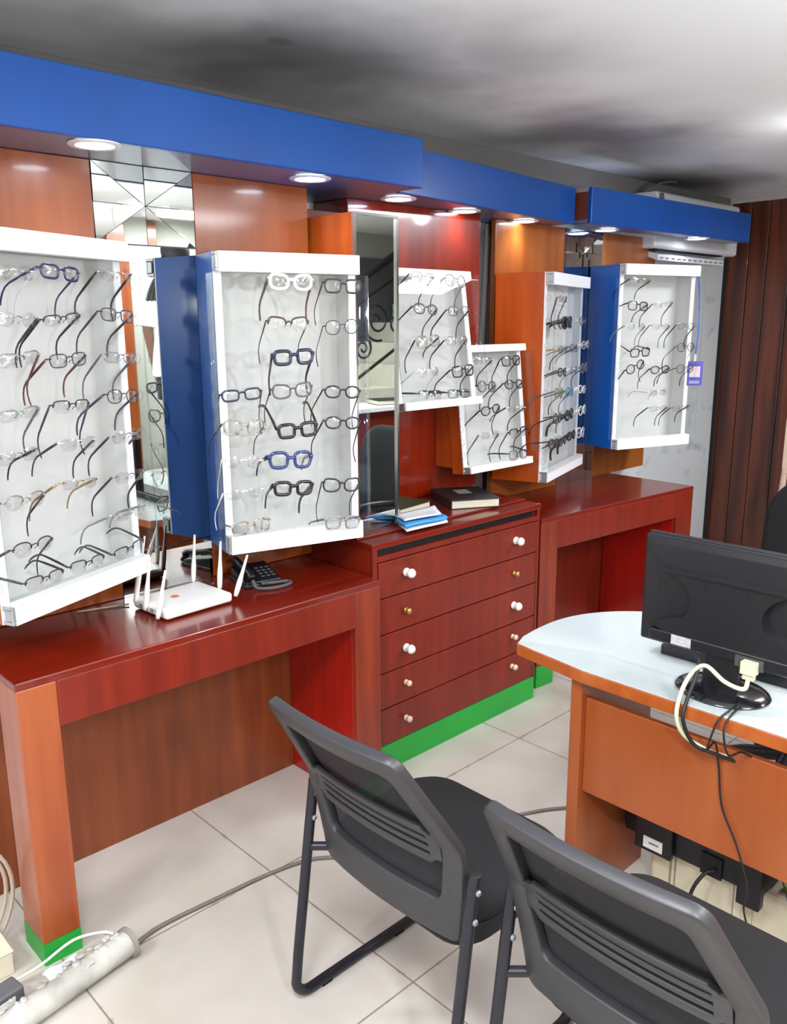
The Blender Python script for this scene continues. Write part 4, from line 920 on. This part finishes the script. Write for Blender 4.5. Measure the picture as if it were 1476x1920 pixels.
def make_chair(label):
    t = thing('visitor_chair', label, 'chair', (0, 0, 0), 0, 'black visitor chairs facing the office desk')
    outer = round_poly([(-.205, .385), (.205, .385), (.235, .60), (.19, .842), (-.19, .842), (-.235, .60)], .025)
    inner = round_poly([(-.165, .475), (.165, .475), (.190, .605), (.155, .795), (-.155, .795), (-.190, .605)], .02)
    f = MB(); n = len(outer)
    vo = [f.bm.verts.new(back_pt(p.x, p.y)) for p in outer]; vi = [f.bm.verts.new(back_pt(p.x, p.y)) for p in inner]
    for i in range(n): f.bm.faces.new((vo[i], vo[(i + 1) % n], vi[(i + 1) % n], vi[i]))
    f.build('back_frame', chair_plastic, t, bevel=.005, solid=.024, smooth=True, angle=40)
    # mesh panel: fan of rings from the inner loop to its middle
    mb = MB(); rings = []
    for k in range(7):
        s_ = 1.04 * (1 - k / 7); rings.append([mb.bm.verts.new(back_pt(p.x * s_, .635 + (p.y - .635) * s_) + Vector((0, .011, 0))) for p in inner])
    for a_, b_ in zip(rings, rings[1:]):
        for i in range(n): mb.bm.faces.new((a_[i], a_[(i + 1) % n], b_[(i + 1) % n], b_[i]))
    mb.bm.faces.new(rings[-1])
    mb.build('back_mesh', mesh_fab, t, smooth=True)
    # lumbar bar with three slots
    lb = MB(); rows = [.0, .20, .30, .42, .52, .66, .78, 1.0]
    def lf(u, v):
        x = (u - .5) * .376; j = int(round(v * 7)); zz = .565 + rows[j] * .092
        if abs(u - .5) > .46: zz = .565 + .046 + (zz - .611) * .7
        return back_pt(x, zz) + Vector((0, -.006, 0))
    lb.grid(lf, 26, 7, skip=lambda i, j: j in (1, 3, 5) and 2 <= i <= 23)
    lb.build('lumbar_bar', chair_plastic, t, bevel=.002, solid=.010, smooth=True, angle=40)
    # seat cushion and shell
    def seat_outline(k): return round_poly([(-.225 * k, -.165 * k), (.225 * k, -.165 * k), (.235 * k, .1 * k), (.19 * k, .205 * k), (-.19 * k, .205 * k), (-.235 * k, .1 * k)], .085 * k, 6)
    sc = MB(); prof = [(.90, .405), (.985, .415), (1.0, .432), (.985, .450), (.93, .462), (.6, .468), (.2, .469)]
    rings = []
    for k, z in prof: rings.append([sc.bm.verts.new((p.x, p.y + .03, z + (.0 if p.y < .12 else -(p.y - .12) * .12))) for p in seat_outline(k)])
    for a_, b_ in zip(rings, rings[1:]):
        for i in range(len(a_)): sc.bm.faces.new((a_[i], a_[(i + 1) % len(a_)], b_[(i + 1) % len(a_)], b_[i]))
    sc.bm.faces.new(rings[0]); sc.bm.faces.new(rings[-1])
    sc.build('seat', chair_fabric, t, smooth=True, angle=60)
    sb = MB(); rings = []
    for k, z in ((.5, .318), (.80, .328), (.93, .356), (.985, .408), (.9, .409)): rings.append([sb.bm.verts.new((p.x, p.y + .022, z)) for p in seat_outline(k)])
    for a_, b_ in zip(rings, rings[1:]):
        for i in range(len(a_)): sb.bm.faces.new((a_[i], a_[(i + 1) % len(a_)], b_[(i + 1) % len(a_)], b_[i]))
    sb.bm.faces.new(rings[0]); sb.bm.faces.new(rings[-1])
    sb.build('seat_shell', chair_fabric, t, smooth=True, angle=60)
    for sx in (-1, 1):
        x = sx * .246; z0 = .0135
        pts = [(x, -.148, .565), (x, -.165, .45), (x, -.21, .13)] + [tuple(p) for p in arc((x, -.175, .058), .045, PI * 1.06, PI * 1.5, 6, Vector((0, 1, 0)), Vector((0, 0, 1)))] + [(x, -.12, z0), (x, .14, z0)]
        pts += [tuple(p) for p in arc((x, .17, .058), .045, PI * 1.5, PI * 2.0, 6, Vector((0, 1, 0)), Vector((0, 0, 1)))] + [(x, .205, .20), (x * .96, .19, .36), (x * .9, .15, .40)]
        tb = MB().tube(pts, .0125, 14).build('leg_frame', chair_metal, t, smooth=True, angle=50)
        MB().tube([(x, -.172, .40), (sx * .205, -.13, .40)], .0105, 10).build('bracket', chair_metal, t, smooth=True, angle=50)
        bl = MB()
        for (yy, zz) in ((-.152, .535), (-.160, .475)): bl.lathe([(0, .0), (.0065, 0), (.0065, .003), (.004, .0055), (0, .0055)], (x + .0122, yy, zz) if sx > 0 else (x + .0122, yy, zz), 'x', 14)
        bl.build('bolt', steel_grey, tb, smooth=True, angle=40)
        MB().lathe([(0, 0), (.0128, 0), (.0128, .004), (.009, .006), (0, .006)], (x, -.1475, .563), 'z', 14).build('end_cap', black_rubber, tb, smooth=True, angle=40)
        fp = MB()
        for yy in (-.13, .12): fp.box(x - .010, x + .010, yy - .015, yy + .015, 0, .0035)
        fp.build('foot_pad', black_rubber, tb)
    return t
ch1 = make_chair('black mesh-backed visitor chair fully in view in front of the drawer chest')
ch1.location = (-1.165, 1.24, 0)
ch2 = copy_tree(ch1); ch2.location = (-.598, 1.261, 0)
ch2['label'] = 'black mesh-backed visitor chair nearest the camera, cut off at bottom right'

# operator chair behind the desk
def office_chair():
    t = thing('office_chair', 'black padded office chair with armrests behind the office desk', 'chair', (-.98, 2.85, 0), R(186))
    o = round_poly([(-.20, .56), (.20, .56), (.235, .75), (.23, .95), (.15, 1.045), (-.15, 1.045), (-.23, .95), (-.235, .75)], .07)
    b = MB(); n = len(o)
    def bp(p, k, off): return Vector((p.x * k, -.25 - (.80 + (p.y - .80) * k - .56) * .12 + off - .03 * (1 - (p.x * k / .24) ** 2), .80 + (p.y - .80) * k))
    rings = [[b.bm.verts.new(bp(p, k, off)) for p in o] for k, off in ((.4, .045), (.9, .04), (1.0, .015), (1.0, -.01), (.92, -.03), (.4, -.035))]
    for a_, c_ in zip(rings, rings[1:]):
        for i in range(n): b.bm.faces.new((a_[i], a_[(i + 1) % n], c_[(i + 1) % n], c_[i]))
    b.bm.faces.new(rings[0]); b.bm.faces.new(rings[-1])
    b.build('backrest', chair_fabric, t, smooth=True)
    MB().box(-.24, .24, -.22, .24, .44, .51).build('seat', chair_fabric, t, bevel=.03, seg=4, smooth=True, angle=60)
    for sx in (-1, 1):
        x = sx * .275
        MB().tube(spline([(sx * .20, .05, .45), (x, .06, .46), (x, .14, .60), (x, .10, .68), (x, -.02, .69), (x, -.16, .675), (x * .92, -.24, .64)], 7), .017, 12, flat=1.3, flat_dir=(1, 0, 0)).build('armrest', chair_plastic, t, smooth=True)
    MB().tube([(0, -.2, .42), (0, -.27, .46), (0, -.285, .62)], .022, 10).build('back_bar', black_plastic, t, smooth=True, angle=50)
    MB().lathe([(0, .10), (.03, .10), (.03, .28), (.022, .28), (.022, .44), (0, .44)], seg=20).build('gas_post', black_plastic, t, smooth=True, angle=40)
    for k in range(5):
        a_ = 2 * PI * k / 5 + .3; dx, dy = math.cos(a_), math.sin(a_)
        lg = MB().tube([(0, 0, .12), (dx * .15, dy * .15, .105), (dx * .27, dy * .27, .075)], [.026, .022, .016], 10).build('base_leg', black_plastic, t, smooth=True, angle=50)
        MB().lathe([(0, -.012), (.024, -.012), (.024, .012), (0, .012)], (0, 0, 0), 'x', 16).xf(Matrix.Translation((dx * .27, dy * .27, .0245)) @ Matrix.Rotation(a_, 4, 'Z')).build('caster', black_rubber, lg, smooth=True, angle=40)
office_chair()
# cream board on legs behind the office chair
t = thing('easel_board', 'cream board on thin legs at the right picture edge, behind the office chair', 'board', (-1.1, 3.55, 0))
MB().prism([(p.x, 3.55, p.y) for p in round_poly([(-1.37, .98), (-.80, .98), (-.80, 1.23), (-1.37, 1.23)], .03)], (0, .02, 0)).build('board', mat('cream_board', (196, 172, 156), .6), t, True)
for x0, x1 in ((-1.36, -1.43), (-.82, -.75)):
    MB().tube([(x0, 3.56, 1.0), (x1, 3.56, .0)], .012, 8).build('leg', mat('cream_leg', (186, 160, 142), .6), t, True)

# ------------------------------------------------------------------ floor clutter at lower left
tag(MB().tube(spline([(-1.838, .80, .012), (-1.868, .90, .008), (-1.862, 1.067, .006), (-1.848, 1.241, .006), (-1.816, 1.379, .006), (-1.75, 1.48, .006), (-1.66, 1.70, .006), (-1.51, 2.045, .006), (-1.435, 2.172, .006), (-1.33, 2.30, .006)], 10), .0055, 8).build('cable', grey_cable, smooth=True), 'long grey cable crossing the tiled floor from the dusty tube to the desk', 'cable')
t = thing('lamp_tube', 'dusty white tube fitting lying on the floor by the left desk foot', 'tube', (-1.80, .63, 0))
p0, p1 = Vector((-1.765, .40, .036)), Vector((-1.838, .80, .036)); ax_ = (p1 - p0)
MB().tube([p0 + ax_ * (i / 8) for i in range(9)], .033, 20).build('tube_body', dusty_white, t, True, smooth=True, angle=50)
MB().tube([p1 - ax_ * .01, p1 + ax_ * .02], .040, 24).build('end_flange', mat('flange_grey', (142, 138, 132), .6), t, True, smooth=True, angle=40)
MB().tube([p0 + ax_ * .28, p0 + ax_ * .30], .0345, 20).build('band', mat('band_grey', (190, 188, 182), .6), t, True, smooth=True, angle=40)
rd = random.Random(5); db = MB()
for i in range(26):
    s_ = rd.uniform(.15, .95); c_ = p0 + ax_ * s_ + Vector((rd.uniform(-.03, .0), 0, .030 + rd.uniform(0, .004))); db.sphere(c_, rd.uniform(.005, .012), rd.uniform(.005, .014), .004, 8, 6)
db.build('dust_lumps', dusty_white, t, True, smooth=True)['kind'] = 'stuff'
pw = MB().grid(lambda u, v: Vector((-1.855 + u * .06, .585 + v * .10 + u * .01, .058 + .012 * math.sin(4 * u + 3 * v) + .006 * math.sin(9 * v))), 8, 8).build('crumpled_paper', mat('bluish_paper', (208, 216, 232), .7), smooth=True, solid=.0015)
tag(pw, 'small crumpled pale blue paper lying on the dusty tube', 'paper')
t = thing('plug_adapter', 'grey plug adapter on the floor at the lower left corner', 'plug', (-1.885, .50, 0), R(100))
MB().box(-.06, .045, -.028, .028, 0, .05).build('body', mat('plug_grey', (92, 92, 96), .5), t, bevel=.007, seg=3)
MB().box(-.02, .02, -.0288, -.028, .012, .036).build('window', white_plastic, t); MB().box(.0445, .046, -.018, .018, .012, .038).build('face_plate', mat('plug_pale', (150, 150, 152), .5), t)
cl = MB()
for k, (rr_, off) in enumerate(((.085, 0), (.10, .012))):
    c_ = Vector((-2.10 + off, .53, .165)); cl.tube([c_ + Vector((.012 * math.sin(2 * a_), rr_ * .85 * math.cos(a_), (rr_ + .05) * math.sin(a_))) for a_ in [2 * PI * i / 30 for i in range(30)]], .0055, 8, closed=True)
tag(cl.build('coiled_cable', beige_cable, smooth=True), 'coil of pale cable standing at the left picture edge beside the desk leg', 'cable')
t = thing('junction_box', 'small white box on the floor at the left picture edge under the coiled cable', 'box', (-2.04, .535, 0))
MB().box(-.06, .06, -.07, .03, 0, .06).build('body', cream_plastic, t, bevel=.004); MB().box(-.062, .062, -.072, .032, .06, .068).build('lid', cream_plastic, t, bevel=.003)
tag(MB().tube(spline([(-1.93, .545, .02), (-1.90, .60, .05), (-1.885, .68, .085), (-1.87, .745, .08), (-1.85, .77, .075)], 8), .0035, 8).build('cable', white_plastic, smooth=True), 'short white wire looping over the dusty tube', 'cable')

# ------------------------------------------------------------------ the side of the room seen in the mirrors: stair, railing, counter, person
t = thing('staircase', 'pale plastered staircase climbing along the right side, seen in the mirrors', 'staircase', (.8, 3.6, 0))
for k in range(11):
    y0 = 2.4 + k * .30
    MB().box(.3, 1.3, y0, min(y0 + .30, YB - .03), 0, .16 * (k + 1)).build('step', stair_m, t, True, bevel=.004)
t = thing('stair_railing', 'black wrought iron scroll railing along the staircase, seen in the tall mirror', 'railing', (.34, 3.4, 0))
sl_ = .16 / .30
def rz(y): return .16 + (y - 2.4) * sl_
for nm, dz, r_ in (('handrail', .80, .03), ('middle_rail', .64, .012), ('lower_rail', .12, .012)):
    MB().tube([(.34, 3.35, rz(3.35) + dz), (.34, 4.85, rz(4.85) + dz)], r_, 12).build(nm, iron_m, t, True, smooth=True)
for y in (3.36, 4.84): MB().tube([(.34, y, rz(y) - .02), (.34, y, rz(y) + .81)], .014, 8).build('post', iron_m, t, True, smooth=True)
for k in range(4):
    yc = 3.6 + k * .34; zc_ = rz(yc) + .37; P1 = []; P2 = []
    for i in range(40):
        a_ = i / 39 * 3.6 * PI; r_ = .02 + .13 * i / 39
        P1.append((.34, yc + .04 + r_ * math.cos(a_), zc_ + .08 + r_ * math.sin(a_)))
        P2.append((.34, yc - .10 - r_ * .6 * math.cos(a_), zc_ - .12 - r_ * .6 * math.sin(a_)))
    MB().tube(P1, .009, 6).build('scroll', iron_m, t, True, smooth=True); MB().tube(P2, .009, 6).build('scroll', iron_m, t, True, smooth=True)
t = thing('reception_counter', 'red-brown counter with white top beside the stairs, seen in the tall mirror', 'counter', (.1, 4.2, 0))
MB().box(-.05, .25, 3.5, 4.9, 0, 1.0).build('body', red_wood, t, True, bevel=.003); MB().box(-.08, .27, 3.46, 4.94, 1.0, 1.03).build('top', white_lam, t, True, bevel=.003)
t = thing('book', 'pale book lying on the counter seen in the tall mirror', 'book', (.08, 4.2, 1.03), R(20))
MB().box(-.1, .1, -.14, .14, 0, .004).box(-.1, .1, -.14, .14, .03, .034).build('cover', black_cover, t); MB().box(-.095, .095, -.135, .135, .004, .03).build('pages', page_edges, t)
# two orange wooden wall panels opposite, seen only in the mirrors
for y0, nm in ((2.05, 'near'), (2.95, 'far')):
    tag(MB().box(XR - .05, XR - .001, y0, y0 + (.4 if nm == 'near' else .14), 0, ZC - .02).build('wall_panel_board', panel_wood, bevel=.003), 'orange wooden panel on the right wall, the %s one of two' % nm, 'wall panel')

def person():
    """seen from behind in the left mirror: climbing the stairs, back to the mirror"""
    px, py, pz = .62, 3.08, .48
    t = thing('person', 'person in white blouse and dark shorts on the stairs, seen from behind', 'person', (px, py, pz), R(-52))
    # local frame: faces +y, x to the person's right
    V = []; E_ = []; RA = []
    def j(p, r, par=None):
        V.append(p); RA.append(r if isinstance(r, tuple) else (r, r))
        if par is not None: E_.append((par, len(V) - 1))
        return len(V) - 1
    pel = j((0, 0, .90), (.135, .10)); sp = j((0, .01, 1.08), (.12, .09), pel); chs = j((0, .01, 1.28), (.135, .095), sp); nk0 = j((0, -.005, 1.40), (.06, .055), chs); nk = j((0, 0, 1.47), (.05, .05), nk0)
    hd = j((0, .015, 1.56), (.075, .09), nk); j((0, .012, 1.645), (.06, .07), hd)
    for s_ in (-1, 1):
        sh = j((s_ * .165, 0, 1.355), .052, chs); el = j((s_ * .215, -.03, 1.09), .040, sh); wr = j((s_ * .205, .06, .87), .027, el); pm_ = j((s_ * .20, .085, .80), (.038, .018), wr)
        for q, (dx, ln) in enumerate(((-.027, .060), (-.009, .070), (.009, .066), (.027, .052))):
            b0 = j((s_ * .20 + dx * .4, .10 + dx * .9, .765), .0095, pm_); b1 = j((s_ * .198 + dx * .4, .115 + dx * .9, .765 - ln * .55), .0088, b0); j((s_ * .192 + dx * .4, .112 + dx * .9, .765 - ln), .0075, b1)
        th0 = j((s_ * .195, .12, .80), .011, pm_); j((s_ * .19, .14, .765), .009, th0)
        hip = j((s_ * .085, 0, .84), .095, pel); kn = j((s_ * .09, .03 if s_ > 0 else -.01, .47), .058, hip); an = j((s_ * .09, .0 if s_ > 0 else -.02, .09), .038, kn); j((s_ * .095, .06, .035), .04, an); 
    me = bpy.data.meshes.new('body'); me.from_pydata(V, E_, []); o = bpy.data.objects.new('body', me); C.objects.link(o); o.parent = t
    md = o.modifiers.new('skin', 'SKIN'); md.use_smooth_shade = True
    for i, r_ in enumerate(RA): me.skin_vertices[0].data[i].radius = r_
    me.skin_vertices[0].data[0].use_root = True
    o.modifiers.new('sub', 'SUBSURF').render_levels = 2
    me.materials.append(skin_m)
    # face details belong to the head
    fc = MB(); fc.sphere((0, .112, 1.565), .012, .018, .022, 10, 8); fc.sphere((-.085, .0, 1.565), .012, .02, .03, 10, 8); fc.sphere((.085, .0, 1.565), .012, .02, .03, 10, 8); fc.build('nose_and_ears', skin_m, t, smooth=True)
    ey = MB(); ey.sphere((-.032, .092, 1.585), .012, .01, .007, 10, 8); ey.sphere((.032, .092, 1.585), .012, .01, .007, 10, 8); ey.build('eyes', white_plastic, t, smooth=True)
    MB().sphere((0, .100, 1.525), .022, .008, .006, 12, 8).build('mouth', mat('lips', (120, 58, 54), .5), t, smooth=True)
    hr = MB().sphere((0, -.015, 1.60), .098, .108, .10, 24, 16)
    for k in range(7):
        x0 = -.03 + k * .017
        hr.tube(spline([(x0, -.08, 1.56), (x0 + .03, -.115, 1.46), (x0 + .06 + k * .004, -.125, 1.36), (x0 + .07 + k * .008, -.12, 1.27)], 5), .012, 8)
    hr.build('hair', hair_m, t, smooth=True)
    er = MB()
    for s_ in (-1, 1): er.tube([(s_ * .098, -.004 + .016 * math.cos(a_), 1.505 + .026 * math.sin(a_)) for a_ in [2 * PI * i / 16 for i in range(16)]], .004, 6, closed=True)
    er.build('earring', white_plastic, t, smooth=True)
    bl = MB(); rings = []
    for z, rx, ry in ((.76, .205, .155), (.86, .20, .155), (1.0, .175, .135), (1.12, .165, .128), (1.25, .175, .13), (1.33, .185, .12), (1.385, .15, .10), (1.42, .085, .075), (1.435, .07, .065)):
        rings.append([bl.bm.verts.new((rx * math.cos(a_), ry * math.sin(a_) + .0, z + .008 * math.sin(3 * a_) * (z < .9))) for a_ in [2 * PI * i / 28 for i in range(28)]])
    for a_, b_ in zip(rings, rings[1:]):
        for i in range(28): bl.bm.faces.new((a_[i], a_[(i + 1) % 28], b_[(i + 1) % 28], b_[i]))
    bl.build('blouse', blouse_m, t, smooth=True, solid=.006, sub=1)
    for s_ in (-1, 1): MB().tube([(s_ * .13, 0, 1.365), (s_ * .175, -.004, 1.33), (s_ * .20, -.015, 1.22), (s_ * .218, -.025, 1.10)], [.062, .075, .072, .07], 16, cap=False).build('sleeve', blouse_m, t, smooth=True, solid=.004)
    sh_ = MB(); sh_.tube([(0, 0, .97), (0, 0, .80)], [.15, .165], 24, flat=.82, flat_dir=(1, 0, 0))
    for s_ in (-1, 1): sh_.tube([(s_ * .08, .0, .84), (s_ * .088, .01, .60)], [.105, .092], 18)
    sh_.build('shorts', shorts_m, t, smooth=True)
    for s_ in (-1, 1): MB().sphere((s_ * .094, .035, .03), .045, .115, .032, 14, 8).build('shoe', black_rubber, t, smooth=True)
person()
